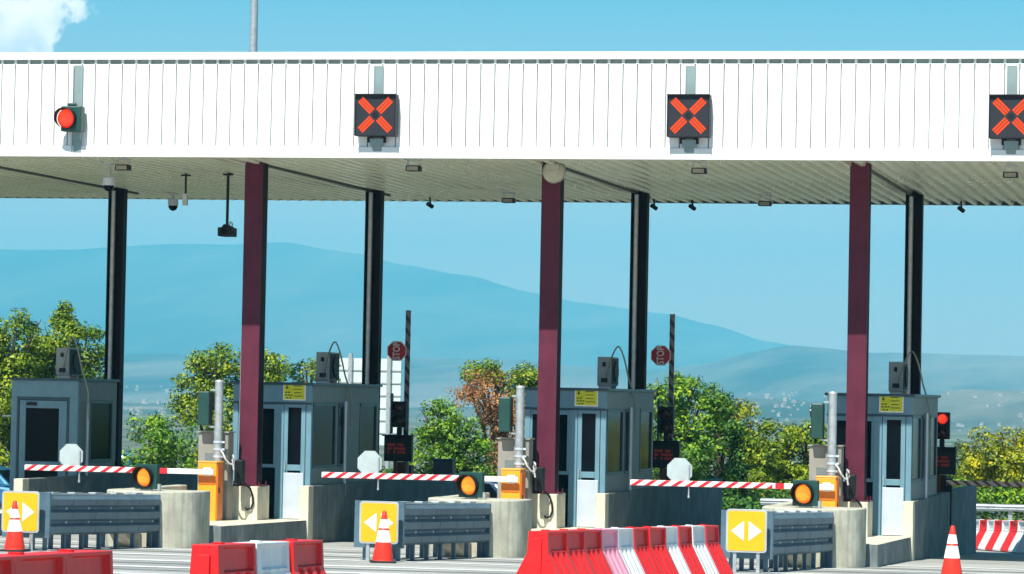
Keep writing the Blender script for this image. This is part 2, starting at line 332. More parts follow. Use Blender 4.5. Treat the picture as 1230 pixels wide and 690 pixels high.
# town at the foot of the hills
wall_w = mat('town_white_wall', (.40, .36, .34), .8); roof_t = mat('town_roof', (.30, .22, .19), .8)
hb = MB(); hb.box(-6, 6, -5, 5, -3, 6.5); hb.add([(-6.5, -5.5, 6.4), (6.5, -5.5, 6.4), (6.5, 5.5, 6.4), (-6.5, 5.5, 6.4), (-6.5, 0, 9), (6.5, 0, 9)], [(0, 1, 5, 4), (2, 3, 4, 5), (0, 4, 3), (1, 2, 5), (0, 3, 2, 1)], 1)
h0 = tag(hb.build('house', [wall_w, roof_t]), 'tiny white house of the hazy town below the foothills', 'house', 'far houses of the town')
first = True
for i in range(150):
    z = i % 5
    if z < 3: px = rnd.gauss(935, 34)
    elif z == 3: px = rnd.uniform(1130, 1235)
    else: px = rnd.uniform(145, 215)
    D = 1800+800*rnd.random()**1.2; p = hill_pt(RC, 1800, 2600, px, D, 40)
    if i % 3 == 0: D = 3350+500*rnd.random(); p = hill_pt(RB, 3300, 5200, px, D, 21)
    o = h0 if first else h0.copy()
    if not first: COL.objects.link(o)
    first = False
    o.location = p; s = rnd.uniform(.09, .24)*(D/2200); o.scale = (s, s, s*rnd.uniform(.8, 1.5)); o.rotation_euler = (0, 0, rnd.uniform(0, 3))

# ------------------------------------------------------------------ canopy
CX0, CX1, FY, RY, SZ, TZ = -33.6, 9.4, 58.86, 72.75, 6.74, 8.56
canopy = thing('toll_canopy', 'long white ribbed metal canopy roof over the toll lanes on purple steel columns', 'canopy', (-12, 66, 0))
def cy(b): return b.xf(Matrix.Translation((12, -66, 0)))
b = MB(); b.box(CX0, CX1, FY+.075, FY+.12, SZ+.05, TZ-.05, 1); b.box(CX0, CX1, FY+.055, FY+.0735, TZ-.20, TZ-.125, 2)
x = CX0+.02
while x < CX1:
    j = 0; k_ = rnd.uniform(-.002, .002)
    b.box(x+.010+j, x+.240+j, FY+.004+k_, FY+.0735, SZ+.12, TZ-.205)
    b.box(x-.022+j, x+.022+j, FY+.004, FY+.054, TZ-.204, TZ-.12)
    b.box(x+.06, x+.072, FY-.004, FY+.004, SZ+.22, SZ+.232); x += .25
cy(b).build('fascia', [white_paint, mat('grey_backing_sheet', (.64, .70, .68), .7), mat('slot_shadow_backing', (.32, .40, .36), .7)], canopy)  # backings toned grey for shade in the grooves and under the cap
b = MB(); b.box(CX0-.03, CX1+.03, FY-.045, FY+.03, TZ-.13, TZ); b.box(CX0, CX1, FY+.03, RY, TZ-.06, TZ-.005); b.box(CX0-.02, CX1+.02, RY, RY+.08, 6.9, TZ-.03)
cy(b).build('roof_cap', white_trim, canopy, bevel=.006)
b = MB(); b.box(CX0-.03, CX1+.03, FY-.03, FY+.028, SZ-.03, SZ+.165); cy(b).build('bottom_trim', white_trim, canopy, bevel=.006)
# corrugated soffit, ribs along the driving direction
b = MB(); prof = []; x = CX0
while x < CX1:
    prof += [(x, SZ+.08), (x+.13, SZ+.08), (x+.155, SZ), (x+.225, SZ)]; x += .25
prof = [(px, pz+rnd.uniform(-.002, .002)) for px, pz in prof]
ys = [FY+.03]+[FY+.03+(RY-.05-FY)*k/6 for k in range(1, 7)]
nn = len(prof); vs = [(p[0], y, p[1]+.012*math.sin(y*1.7+p[0]*.3)) for y in ys for p in prof]
b.add(vs, [(j*nn+i, j*nn+i+1, (j+1)*nn+i+1, (j+1)*nn+i) for j in range(len(ys)-1) for i in range(nn-1)])
cy(b).build('soffit', soffit_m, canopy, fix=False)
b = MB(); b.box(CX0, CX1, RY-.035, RY+.05, SZ+.004, SZ+.25); cy(b).build('rear_trim', booth_dark, canopy)
b = MB()
for yy in (61.1, 65.2, 69.1): b.box(CX0+.1, CX1-.1, yy-.12, yy+.12, SZ+.12, SZ+.45)
cy(b).build('beam', purple_shade, canopy)
for k in range(-1, 5):
    xk = -23.35+5.5*k; b = MB(); b.box(xk-.07, xk-.01, 61.3, 70.6, SZ-.022, SZ+.02); cy(b).build('cross_beam', mat('grey_beam_paint', (.07, .075, .06), .6), canopy)
def column(x, y, zb, front):
    b = MB(); w = .168 if front else .165
    if front:      # H section, a flange towards the traffic
        b.box(x-w, x+w, y-.18, y-.155, zb, SZ+.1); b.box(x-w, x+w, y+.155, y+.18, zb, SZ+.1); b.box(x-.012, x+.012, y-.155, y+.155, zb, SZ+.1)
        b.box(x+w-.03, x+w-.004, y-.154, y+.154, zb, SZ+.1, 1)  # dark strip stands for the shade inside the open web
        b.box(x-.26, x+.26, y-.25, y+.25, zb, zb+.025)
        for sx in (-1, 1):
            for sy in (-1, 1): b.cyl((x+sx*.235, y+sy*.225, zb), (x+sx*.235, y+sy*.225, zb+.09), .014, n=6)
    else:          # H section turned, its open side towards the traffic
        b.box(x-w, x-w+.03, y-.13, y+.13, zb, SZ+.1); b.box(x+w-.03, x+w, y-.13, y+.13, zb, SZ+.1); b.box(x-w+.03, x+w-.03, y-.012, y+.012, zb, SZ+.1)
    return cy(b).build('column', [purple, purple_shade] if front else purple_shade, canopy)
CENT = [-23.35+5.5*k for k in range(4)]
for k in (-1, 0, 1, 2, 3, 4):
    xk = -23.35+5.5*k
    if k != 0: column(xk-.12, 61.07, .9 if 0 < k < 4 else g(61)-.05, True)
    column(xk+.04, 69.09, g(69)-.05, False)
    b = MB(); b.cyl((xk-.02, 69.0, 0), (xk-.02, 69.0, 6.7), .05, n=12)
    cy(b).build('downpipe', galv, canopy)
    if k == 1:
        b = MB(); b.cyl((xk-.31, 61.0, .9), (xk-.31, 61.0, 3.5), .018, n=8); cy(b).build('conduit', galv, canopy)

# ------------------------------------------------------------------ toll islands
isl = None
for k in range(4):
    xk = CENT[k]; lab = [
        'concrete toll island under the leftmost booth, partly behind the left arrow sign',
        'concrete toll island with rounded nose, column and booth, second from the left',
        'concrete toll island with rounded nose behind the long red and white barrier row',
        'rightmost concrete toll island, rounded nose with an orange machine on top'][k]
    if isl is None or k == 0:
        root = thing('toll_island', lab, 'traffic island', (xk, 60, 0), group='concrete toll islands'); isl = root
        cxn, R = -.20, .81
        pts = [(cxn+R*math.cos(a), 55.02+R*.95+R*.95*math.sin(a)-60) for a in [math.pi+math.pi*i/22 for i in range(23)]]
        pts = pts+[(cxn+R, -3.72), (cxn-R, -3.72)]
        b = MB(); b.prism(pts, 'Z', -.25, .94); b.box(cxn-R, cxn-R+.2, -3.719, -.5, -.25, .935)
        o = b.build('nose', concrete2, root, bevel=.02)
        b = MB(); n = 8
        y0, y1 = -3.70, 16.0
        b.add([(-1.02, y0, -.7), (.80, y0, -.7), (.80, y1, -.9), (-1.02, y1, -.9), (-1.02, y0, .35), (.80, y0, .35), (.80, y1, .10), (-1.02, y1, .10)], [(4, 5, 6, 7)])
        b.add(b.v[:8], [(0, 3, 2, 1), (0, 1, 5, 4), (2, 3, 7, 6), (0, 4, 7, 3), (1, 2, 6, 5)], 1)  # kerb sides take the shade-toned concrete, the top stays pale
        b.build('kerb_slab', [concrete, shade_conc], root, bevel=.025)
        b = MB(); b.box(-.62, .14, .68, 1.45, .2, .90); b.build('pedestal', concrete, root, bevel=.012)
        b = MB(); b.box(.66, .83, 1.95, 15.5, -.8, .90); sw = b.build('side_wall', shade_conc, root, bevel=.012)  # wall body coloured for its shaded lane face
        b = MB(); b.box(.655, .835, 1.62, 1.95, -.8, .905); b.build('end_cap', concrete, sw, bevel=.01)  # sunlit end of the same wall, left in pale concrete
    else:
        root = copy_tree(isl, lab, (xk, 60, 0))
# ------------------------------------------------------------------ booths
def booth_long(label, loc):
    r = thing('toll_booth', label, 'toll booth', loc, group='toll booths')
    z0, z1, L = .27, 2.74, 5.0
    b = MB()
    # rear and left walls, header beams, corner posts
    b.box(-.73, -.66, .06, L-.02, z0, z1-.02); b.box(-.66, .66, L-.08, L-.01, z0, z1-.02)
    b.box(-.75, .75, 0, .07, 2.42, z1); 
    for (x, y) in ((-.75, 0), (.65, 0)): b.box(x, x+.10, y, y+.10, z0, 2.42)
    b.box(.075, .225, .005, .09, z0, 2.42)
    b.build('wall', booth_m, r, bevel=.006)
    b = MB(); b.box(.68, .75, .07, L, 2.42, z1); b.box(.68, .745, .10, L-.02, z0, 1.22); b.box(.68, .75, 2.35, 3.5, 1.22, 2.42); b.box(.68, .75, 4.85, L, z0, 2.42); b.box(.68, .747, 1.75, 1.9, 1.22, 2.42)
    b.build('side_panel', booth_side, r, bevel=.006)
    b = MB(); b.box(-.80, .80, -.05, L+.06, z1, z1+.05); b.box(-.76, .76, -.012, 0.0, 2.385, 2.42); b.build('roof', booth_dark, r, bevel=.008)
    b = MB(); b.box(-.65, .075, .04, .06, 1.28, 2.40); f = b.build('front_window', glass, r)
    b = MB(); b.box(-.65, .075, .02, .07, 1.22, 1.28); b.box(-.65, .075, .02, .07, 2.30, 2.38); b.box(-.65, -.61, .02, .07, 1.28, 2.30); b.box(.035, .075, .02, .07, 1.28, 2.30); b.build('window_frame', booth_m, f)
    b = MB(); b.box(-.65, .075, .04, .06, z0, 1.22); b.build('lower_glazing', glass, r)
    # the door: frame, pane, bright lower panel
    b = MB(); b.box(.235, .31, -.005, .04, z0, 2.40); b.box(.56, .64, -.005, .04, z0, 2.40); b.box(.31, .56, -.004, .04, 2.33, 2.40); b.box(.31, .56, -.004, .04, 1.17, 1.28)
    d = b.build('door', booth_m, r, bevel=.004)
    b = MB(); b.box(.31, .56, .012, .03, 1.28, 2.33); b.build('pane', glass, d)
    b = MB(); b.box(.25, .625, -.03, -.006, z0+.02, 1.13); b.build('lower_panel', alu, d, bevel=.004)
    b = MB(); b.box(.265, .285, -.05, -.006, 1.18, 1.34); b.build('handle', galv, d)
    for (ya, yb) in ((.12, 1.73), (1.92, 2.33), (3.53, 4.83)):
        b = MB(); b.box(.715, .73, ya, yb, 1.27, 2.40); w_ = b.build('side_window', glass, r)
        b = MB(); t_ = .05
        b.box(.70, .757, ya, yb, 1.22, 1.27); b.box(.70, .757, ya, ya+t_, 1.27, 2.40); b.box(.70, .757, yb-t_, yb, 1.27, 2.40); b.box(.70, .757, ya, yb, 2.36, 2.42)
        b.build('window_frame', booth_dark, w_, bevel=.003)
    b = MB(); b.cyl((.80, 2.25, z0+.4), (.80, 2.25, 2.45), .032, n=10); b.build('cable_pipe', alu, r)
    # counter, chair-height shelf and blind seen dimly inside
    b = MB(); b.box(-.5, .6, 2.2, 2.6, 1.0, 1.05); b.box(-.62, -.3, .9, 2.9, z0, 1.0); b.build('counter', grey_cab, r)
    return r
bl = ['blue-grey booth behind the left purple column, white lattice billboard over its roof',
      'blue-grey toll booth behind the middle purple column', 'blue-grey toll booth behind the right purple column']
B1 = booth_long(bl[0], (CENT[1], 62, 0))
for k in (2, 3): copy_tree(B1, bl[k-1], (CENT[k], 62, 0))
# the shorter booth at the left, its door in the middle of the front
r = thing('toll_booth', 'shorter blue-grey booth at the far left with a glazed door facing forward', 'toll booth', (CENT[0], 64.85, 0), group='toll booths')
z0, z1, L = .2, 2.74, 2.35
b = MB(); b.box(-.62, .75, 0, .07, 2.42, z1); b.box(-.62, -.50, 0, .08, z0, 2.42); b.box(.58, .75, 0, .09, z0, 2.42); b.box(-.60, -.54, .08, L-.05, z0, z1-.02); b.box(-.54, .68, L-.08, L-.01, z0, z1-.02)
b.build('wall', booth_m, r, bevel=.006)
b = MB(); b.box(.68, .75, .09, L, 2.36, z1); b.box(.68, .745, .10, L-.02, z0, 1.15); b.box(.68, .75, .09, .75, 1.15, 2.36); b.box(.68, .75, 2.1, L, 1.15, 2.36); b.build('side_panel', booth_side, r, bevel=.006)
b = MB(); b.box(-.67, .80, -.05, L+.05, z1, z1+.05); b.build('roof', booth_dark, r, bevel=.008)
b = MB(); b.box(-.50, -.46, .0, .06, z0, 2.42); b.box(.53, .58, .0, .06, z0, 2.42); b.box(-.46, .53, .0, .06, 2.36, 2.42); b.build('door_frame', booth_dark, r)
b = MB(); b.box(-.45, -.32, .012, .05, z0, 2.35); b.box(.36, .52, .012, .05, z0, 2.35); b.box(-.32, .36, .012, .05, 2.20, 2.35); b.box(-.32, .36, .012, .05, 1.02, 1.16); b.box(-.32, .36, .012, .05, z0, .42); b.box(-.32, .36, .012, .05, .72, .78)
d = b.build('door', booth_m, r, bevel=.004)
b = MB(); b.box(-.32, .36, .028, .04, .42, 2.20); b.build('pane', glass, d)
b = MB(); b.box(-.30, -.10, -.03, .011, 2.25, 2.31); b.build('door_closer', black, d)
b = MB(); b.box(.44, .47, -.04, .011, 1.02, 1.2); b.build('handle', galv, d)
b = MB(); b.box(.715, .73, .76, 2.09, 1.15, 2.36); w_ = b.build('side_window', glass, r)
b = MB(); b.box(.70, .757, .75, .80, 1.15, 2.36); b.box(.70, .757, 2.05, 2.10, 1.15, 2.36); b.box(.70, .757, .80, 2.05, 2.31, 2.36); b.box(.70, .757, .80, 2.05, 1.15, 1.2); b.build('window_frame', booth_dark, w_)
b = MB(); b.cyl((.80, .45, .6), (.80, .45, 2.3), .03, n=10); b.build('cable_pipe', alu, r)
b = MB(); b.box(-.8, -.62, -.01, .01, 2.02, 2.05); b.build('bracket', white_cable, r)

# equipment box, its hose and the notice of each booth
eq = None; hose0 = None
for k in range(4):
    xk = CENT[k]; Y = 64.9 if k else 65.15; xo = .02 if k else .17
    labs = ['grey fan unit on the roof of the leftmost booth', 'grey fan unit on the booth roof in front of the white billboard', 'grey fan unit on the roof of the middle booth behind the middle purple column', 'grey fan unit on the rightmost booth roof beside a rear column']
    if eq is None:
        eq = thing('fan_unit', labs[0], 'air conditioner', (xk+xo, Y, 2.79), group='fan units on booth roofs')
        b = MB(); b.box(0, .27, 0, .72, .05, .60); b.build('casing', ac_m, eq, bevel=.012)
        b = MB(); b.box(.275, .285, .05, .67, .08, .57); b.cyl((.285, .38, .33), (.31, .38, .33), .2, n=20); b.build('fan_grille', black, eq)
        for my in (.05, .6):
            b = MB(); b.box(.02, .25, my, my+.05, 0, .05); b.build('mount', galv, eq)
        b = MB(); b.box(.08, .2, -.03, 0, .12, .2); b.box(.10, .16, -.02, 0, .42, .5); b.build('valve_cover', black, eq)
    else: copy_tree(eq, labs[k], (xk+xo, Y, 2.79))
    hl = ['thin hose arching from the fan unit down the leftmost booth', 'thin hose arching over the booth roof below the white billboard', 'thin hose arching from the fan unit down the middle booth', 'thin hose arching in front of the rear column at the rightmost booth']
    if hose0 is None:
        b = MB(); P = []
        for i in range(22):
            t_ = i/21; P.append((.18+.62*t_, -.35*math.sin(t_*2.2)-.03, .20+.62*math.sin(min(1, t_*1.25)*math.pi*.78)-.62*max(0, t_-.45)**1.1-.55*t_**4))
        P += [(P[-1][0]+.0, P[-1][1], P[-1][2]-.25), (P[-1][0]+.02, P[-1][1]+.0, P[-1][2]-.55)]
        b.tube(P, .016, 6); hose0 = tag(b.build('hose', cable_m), hl[0], 'hose', 'hoses on booth roofs'); hose0.location = (xk+xo, Y-.02, 2.80)
    else:
        h = hose0.copy(); COL.objects.link(h); h['label'] = hl[k]; h.location = (xk+xo, Y-.02, 2.80)
nb = thing('notice_sign', 'x', 'sign', (0, 0, 0), group='yellow notices on the booth fronts')
b = MB(); b.box(-.215, .215, -.015, 0, -.165, .165); b.build('board', white_film, nb)
b = MB(); b.box(-.195, .195, -.019, -.0155, -.145, .145); b.build('yellow_face', notice_y, nb)
b = MB()
for i in range(4): b.box(-.02+.02*rnd.random(), .17-.04*rnd.random(), -.022, -.0195, .095-i*.062, .108-i*.062)
b.box(-.15, -.13, -.022, -.0195, .04, .11); b.box(-.17, -.11, -.022, -.0195, .06, .075)
for (x_, z_) in ((-.155, -.02), (-.10, -.02), (-.155, -.07), (-.10, -.07), (-.05, -.07), (-.13, -.12), (-.07, -.12)):
    b.box(x_-.018, x_+.018, -.022, -.0195, z_-.01, z_+.012)
b.build('print', notice_k, nb)
nl = ['yellow notice on the header of the booth behind the left purple column', 'yellow notice on the header of the booth behind the middle purple column', 'yellow notice on the header of the rightmost booth']
for i, k in enumerate((1, 2, 3)):
    o = nb if i == 0 else copy_tree(nb, nl[i]); o['label'] = nl[i]; o.location = (CENT[k]+.385+(.04 if k == 1 else 0), 61.985, 2.625)

# ------------------------------------------------------------------ machines at the entry: orange boom cabinet, boom, grey terminal, pole with signal
WHERE = {1: 'left', 2: 'middle', 3: 'right'}
oc = thing('barrier_machine', 'x', 'barrier machine', (0, 0, 0), group='orange barrier machines')
b = MB(); b.box(-.62, -.28, 59.5, 59.9, .25, 1.33); b.box(-.63, -.27, 59.49, 59.91, 1.33, 1.36); b.build('cabinet', orange, oc, bevel=.012)
b = MB(); b.box(-.605, -.295, 59.485, 59.499, .96, 1.09); b.build('reflector_panel', orange_deep, oc)
b = MB(); b.box(-.279, -.262, 59.53, 59.87, .35, 1.3); dd = b.build('side_door', orange_deep, oc, bevel=.004)
b = MB(); b.box(-.262, -.25, 59.6, 59.63, .8, .9); b.build('handle', black, dd)
bm_ = thing('boom_barrier', 'x', 'boom barrier', (0, 0, 0), group='lowered red and white booms')
b = MB(); b.box(-3.82, -1.35, 59.37, 59.43, 1.125, 1.225); b.build('striped_arm', boom_m, bm_, bevel=.008)
b = MB(); b.box(-1.35, -.30, 59.375, 59.425, 1.128, 1.222); b.box(-.50, -.36, 59.43, 59.485, 1.10, 1.25); b.build('white_arm', white_film, bm_, bevel=.008)
b = MB(); b.box(-1.30, -1.15, 59.367, 59.433, 1.126, 1.224); b.build('red_band', red_paint, bm_)
op = thing('octagonal_plate_sign', 'x', 'sign', (0, 0, 0), group='blank backs of octagonal signs on booms')
octp = [(.235*math.cos(math.pi/8+i*math.pi/4), .235*math.sin(math.pi/8+i*math.pi/4)) for i in range(8)]
b = MB(); b.prism([(-2.97+x, 1.395+z) for x, z in octp], 'Y', 59.44, 59.452); b.build('plate', mat('dull_grey_plate', (.46, .54, .54), .5, .2, var=.08), op)
b = MB(); b.prism([(-2.97+x*.97, 1.395+z*.97) for x, z in octp], 'Y', 59.453, 59.458); b.build('red_face', stop_red, op)
b = MB(); b.box(-2.81, -2.79, 59.40, 59.44, .95, 1.5); b.box(-2.815, -2.785, 59.395, 59.44, .93, .97); b.build('clamp', galv, op)
gt_ = thing('ticket_terminal', 'x', 'ticket machine', (0, 0, 0), group='grey ticket terminals')
b = MB(); b.box(-.83, -.27, 60.15, 60.5, .22, 1.86); b.build('cabinet', grey_cab, gt_, bevel=.015)
b = MB(); b.box(-.85, -.25, 60.12, 60.53, 1.86, 1.885); b.build('lid', grey_cab, gt_)
b = MB(); b.box(-.70, -.4, 60.135, 60.149, .9, 1.5); b.build('service_door', booth_side, gt_, bevel=.004)
sp = thing('signal_pole', 'x', 'traffic light', (0, 0, 0), group='galvanised poles with small green signals')
b = MB(); b.cyl((-.42, 60.02, .22), (-.42, 60.02, 2.78), .075, n=20); b.lathe([(.078, 2.76), (.078, 2.80), (0.0, 2.81)], (-.42, 60.02, 0)); b.cyl((-.42, 60.02, .2), (-.42, 60.02, .26), .13, n=20); b.build('pole', galv, sp)
for zz in (1.42, 1.55, 1.68): 
    b = MB(); b.cyl((-.42, 60.02, zz), (-.42, 60.02, zz+.035), .085, n=20); b.box(-.35, -.29, 59.99, 60.05, zz, zz+.035); b.build('clamp', alu, sp)
b = MB(); b.box(-.78, -.57, 59.9, 60.16, 1.99, 2.60); hd = b.build('signal_housing', dgreen, sp, bevel=.02)
b = MB()
for zz in (2.15, 2.44): b.cyl((-.80, 60.03, zz), (-.782, 60.03, zz), .09, n=18)
b.build('lens', lens_off, hd)
b = MB(); b.box(-.57, -.40, 60.0, 60.04, 2.61, 2.64); b.box(-.57, -.40, 60.0, 60.04, 1.95, 1.98); b.box(-.60, -.575, 60.0, 60.04, 1.95, 2.0); b.build('bracket', galv, sp)
cj = thing('junction_cable', 'x', 'cable', (0, 0, 0), group='cables and loops beside the columns')
P = [(-.34, 59.95, 1.55), (-.29, 59.9, 1.50), (-.25, 59.92, 1.40), (-.19, 59.95, 1.32), (-.14, 60.0, 1.30), (-.11, 60.0, 1.36), (-.12, 60.02, 1.44), (-.16, 60.1, 1.47), (-.17, 60.1, 1.38), (-.14, 60.1, 1.2)]
b = MB(); b.tube(P, .017, 7); b.build('white_cable', white_cable, cj)
b = MB(); b.box(-.20, -.04, 60.32, 60.5, .95, 1.38); b.build('junction_box', black, cj, bevel=.02)
b = MB(); b.tube([(-.04, 60.5, .95), (.02, 60.62, .86), (.06, 60.64, .74), (.07, 60.64, .6), (.03, 60.64, .50), (-.05, 60.64, .48), (-.07, 60.64, .52)], .018, 6); b.build('black_cable', black, cj)
am = thing('amber_lamp', 'x', 'warning light', (0, 0, 0), group='flashing amber lamps on the island noses')
b = MB(); b.box(-.22, .25, 0, .12, .02, .47); bx_ = b.build('backplate', dgreen, am, bevel=.015)
b = MB(); b.lathe([(.185, -.05), (.19, 0)], (0, 0, .235), axis='Y', n=28); pr = []
for i in range(28):
    a_ = 2*math.pi*i/28; dep = .06+.12*(.5+.5*math.sin(a_))
    pr.append((a_, dep))
vs = [(.19*math.cos(a_), 0, .235+.19*math.sin(a_)) for a_, dp in pr]+[(.195*math.cos(a_)-.02, -dp, .235+.19*math.sin(a_)) for a_, dp in pr]
b.add(vs, [(i, (i+1) % 28, 28+(i+1) % 28, 28+i) for i in range(28)], 0, True); b.build('visor', black, am, fix=False)
b = MB(); b.lathe([(0, -.055), (.06, -.052), (.12, -.042), (.150, -.02), (.165, -.002)], (0, 0, .235), axis='Y', n=28); b.build('lens', amber, am)
b = MB(); b.box(.255, .30, .03, .09, .0, .12); b.build('side_clamp', galv, am)
b = MB(); b.box(-.1, .12, .02, .1, -.01, .02); b.build('foot', galv, am)
al = {1: 'lit amber lamp at the left, in front of the boom beside the leftmost booth', 2: 'lit amber lamp in the middle, right of the brown tree trunk line', 3: 'lit amber lamp at the right beside the orange machine'}
al[2] = 'lit amber lamp on the middle island nose'
for i, k in enumerate((1, 2, 3)):
    w = WHERE[k]
    for proto, nm in ((oc, f'orange barrier machine left of the {w} purple column'), (bm_, f'lowered red and white boom ending at the {w} orange machine'),
                      (op, f'pale grey octagonal sign back on the boom reaching the {w} orange machine'), (gt_, f'tall grey cabinet right behind the {w} orange machine'),
                      (sp, f'galvanised pole with dark green signal beside the {w} purple column'), (cj, f'black box with white cable at the foot of the {w} purple column')):
        o = proto if i == 0 else copy_tree(proto, nm); o['label'] = nm
        o.location = (CENT[k]+(.0 if proto is not op else -.0), 0, 0)
    o = am if i == 0 else copy_tree(am, al[k]); o['label'] = al[k]
    p = at({1: 174, 2: 564, 3: 966}[k], 575, 55.45); o.location = (p.x, 55.45, .945); o.rotation_euler = (0, 0, rad(-13)); o.scale = (.9, .9, .92)

# ------------------------------------------------------------------ crash cushions, arrow signs, cones
def cushion(label, xk):
    p0 = Vector((xk-.31, 50.75)); p1 = Vector((xk+.03, 55.05)); d = p1-p0; L = d.length
    r = thing('crash_cushion', label, 'crash barrier', (p0.x, p0.y, g(p0.y)), math.atan2(d.y, d.x), group='steel crash cushions before the islands')
    prof = [(0, .25), (-.07, .285), (-.085, .37), (-.012, .415), (-.012, .455), (-.07, .49), (-.085, .585), (-.012, .63), (-.012, .67), (-.07, .705), (-.085, .79), (-.02, .84), (0, .86)]
    for s, nm in ((-1, 'near'), (1, 'far')):
        b = MB(); off = 0 if s < 0 else .62
        pr = [((y if s < 0 else -y)+off, z) for y, z in prof]
        segs = 5
        for q in range(segs):
            x0, x1 = L*q/segs-.03, L*(q+1)/segs; o_ = (.004*q)*s
            n = len(pr); vs = [(x0, y+o_, z-.0*x0) for y, z in pr]+[(x1, y+o_, z) for y, z in pr]
            b.add(vs, [(i, i+1, n+i+1, n+i) for i in range(n-1)]); 
        rl = b.build('side_rail', rail_m, r, fix=False)
        md = rl.modifiers.new('thick', 'SOLIDIFY'); md.thickness = .006
    bo = None
    for q in range(5):
        for z in (.435, .65):
            xx = L*(q+.8)/5
            if bo is None:
                b = MB(); b.lathe([(0, -.022), (.014, -.018), (.019, 0)], (0, 0, 0), axis='Y', n=10); bo = b.build('bolt', white_film, r)
            else: bo = bo.copy(); COL.objects.link(bo)
            bo.location = (xx, -.02, z); bo.rotation_euler = (0, 0, 0)
    leg = None
    for q in range(7):
        xx = .10+(L-.2)*q/6
        for yy in (.02, .54):
            if leg is None:
                b = MB(); b.box(-.03, .03, 0, .06, -.02, .84); b.box(-.09, .09, -.03, .09, -.02, .01); leg = b.build('leg', rail_m, r)
            else: leg = leg.copy(); COL.objects.link(leg)
            leg.location = (xx, yy, 0)
    b = MB()
    for q in range(6): b.box(.10+(L-.2)*q/6-.02, .10+(L-.2)*q/6+.02, .06, .56, .45, .86)
    b.build('diaphragm', rail_m, r)
    b = MB(); b.box(0, L, -.02, .10, .855, .875); b.box(0, L, .52, .64, .855, .875)
    for q in range(5): b.box(.2+q*.82, .5+q*.82, -.01, .12, .876, .90)
    b.build('top_strip', galv, r, bevel=.004)
    b = MB(); b.box(-.05, .0, -.08, .70, .20, .90); b.build('front_plate', rail_m, r)
    b = MB(); b.box(L-.02, L+.04, -.085, .02, -.1, .87); b.build('end_post', rail_m, r)
    b = MB(); b.prism([(L-.75, .26), (L-.08, .26), (L-.08, -.02), (L-.35, -.02)], 'Y', .2, .5); b.build('backup_block', concrete, r)
    r.rotation_mode = 'XYZ'; r.rotation_euler = (0, .024, math.atan2(d.y, d.x))
    return r
for k, lb in ((1, 'steel crash cushion beside the leftmost yellow arrow sign'), (2, 'steel crash cushion right of the middle yellow arrow sign'), (3, 'steel crash cushion right of the rightmost yellow arrow sign')):
    if k == 1: C1 = cushion(lb, CENT[1])
    else:
        c = copy_tree(C1, lb); c.location = (C1.location.x+5.5*(k-1)+(.06 if k == 2 else .1), C1.location.y, C1.location.z)

ar = thing('arrow_sign', 'x', 'sign', (0, 0, 0), group='yellow signs with two white arrows')
def rrect(w, h, r_, n=5):
    P = []
    for cx, cz, a0 in ((w-r_, h-r_, 0), (-w+r_, h-r_, 90), (-w+r_, -h+r_, 180), (w-r_, -h+r_, 270)):
        for i in range(n+1): a_ = rad(a0+90*i/n); P.append((cx+r_*math.cos(a_), cz+r_*math.sin(a_)))
    return P
b = MB(); b.prism([(x, .60+z) for x, z in rrect(.30, .315, .05)], 'Y', 0, .02); b.build('backing', sign_grey, ar, bevel=.003)
b = MB(); b.prism([(x, .60+z) for x, z in rrect(.272, .287, .04)], 'Y', -.005, -.001); b.build('face', yellow, ar)
for s in (-1, 1):
    b = MB(); b.prism([(s*.035, .60-.145), (s*.035, .60+.145), (s*.225, .60)], 'Y', -.009, -.006); b.build('arrow', white_film, ar)
    b = MB(); b.box(s*.17-.025, s*.17+.025, .021, .055, -.05, .5); b.build('leg', galv, ar)
sgn = {1: ((24.5, 615), 'leftmost yellow sign with white arrows, behind a traffic cone'), 2: ((455, 628), 'middle yellow sign with white arrows, a cone before its right arrow'), 3: ((896.5, 638), 'rightmost yellow sign with white arrows, nothing in front of it')}
for i in (1, 2, 3):
    o = ar if i == 1 else copy_tree(ar, ''); o['label'] = sgn[i][1]; p = at(*sgn[i][0], 50.5); o.location = (p.x, 50.5, p.z-.60)

def lathe_cone():
    r = thing('traffic_cone', 'x', 'traffic cone', (0, 0, 0), group='orange traffic cones')
    H = .75
    def R(z): return .135*(1-z/H)+.03
    def seg(name, z0, z1, m, d=0.):
        b = MB(); b.lathe([(R(z0)+d, z0), (R(z0)+d, z0), (R(z1)+d, z1)], n=28); return b.build(name, m, r)
    b = MB(); b.prism([(x, y) for x, y in rrect(.19, .19, .04)], 'Z', 0, .03); b.build('base', rubber, r, bevel=.006)
    b = MB(); b.lathe([(.16, .025), (.15, .05), (R(.06), .07), (R(.3), .30)], n=28); b.build('body', cone_red, r)
    seg('lower_white_band', .30, .475, cone_white, .003); seg('red_band', .475, .505, cone_red); seg('upper_white_band', .505, .635, cone_white, .003)
    b = MB(); b.lathe([(R(.635), .635), (R(.74), .74), (.02, .76), (0, .76)], n=28); b.build('tip', cone_red, r)
    return r
cn = lathe_cone()
for i, (px, Y, lb) in enumerate(((17.5, 50.05, 'traffic cone in front of the leftmost arrow sign'), (460, 49.95, 'traffic cone in front of the middle arrow sign'), (1143.5, 50.3, 'traffic cone standing alone on the road at the right'))):
    o = cn if i == 0 else copy_tree(cn, lb); o['label'] = lb; p = at(px, 660, Y); o.location = (p.x, Y, g(Y)+.006)
    o.rotation_euler = (0, rad([-.8, .9, .4][i]), .3*i)

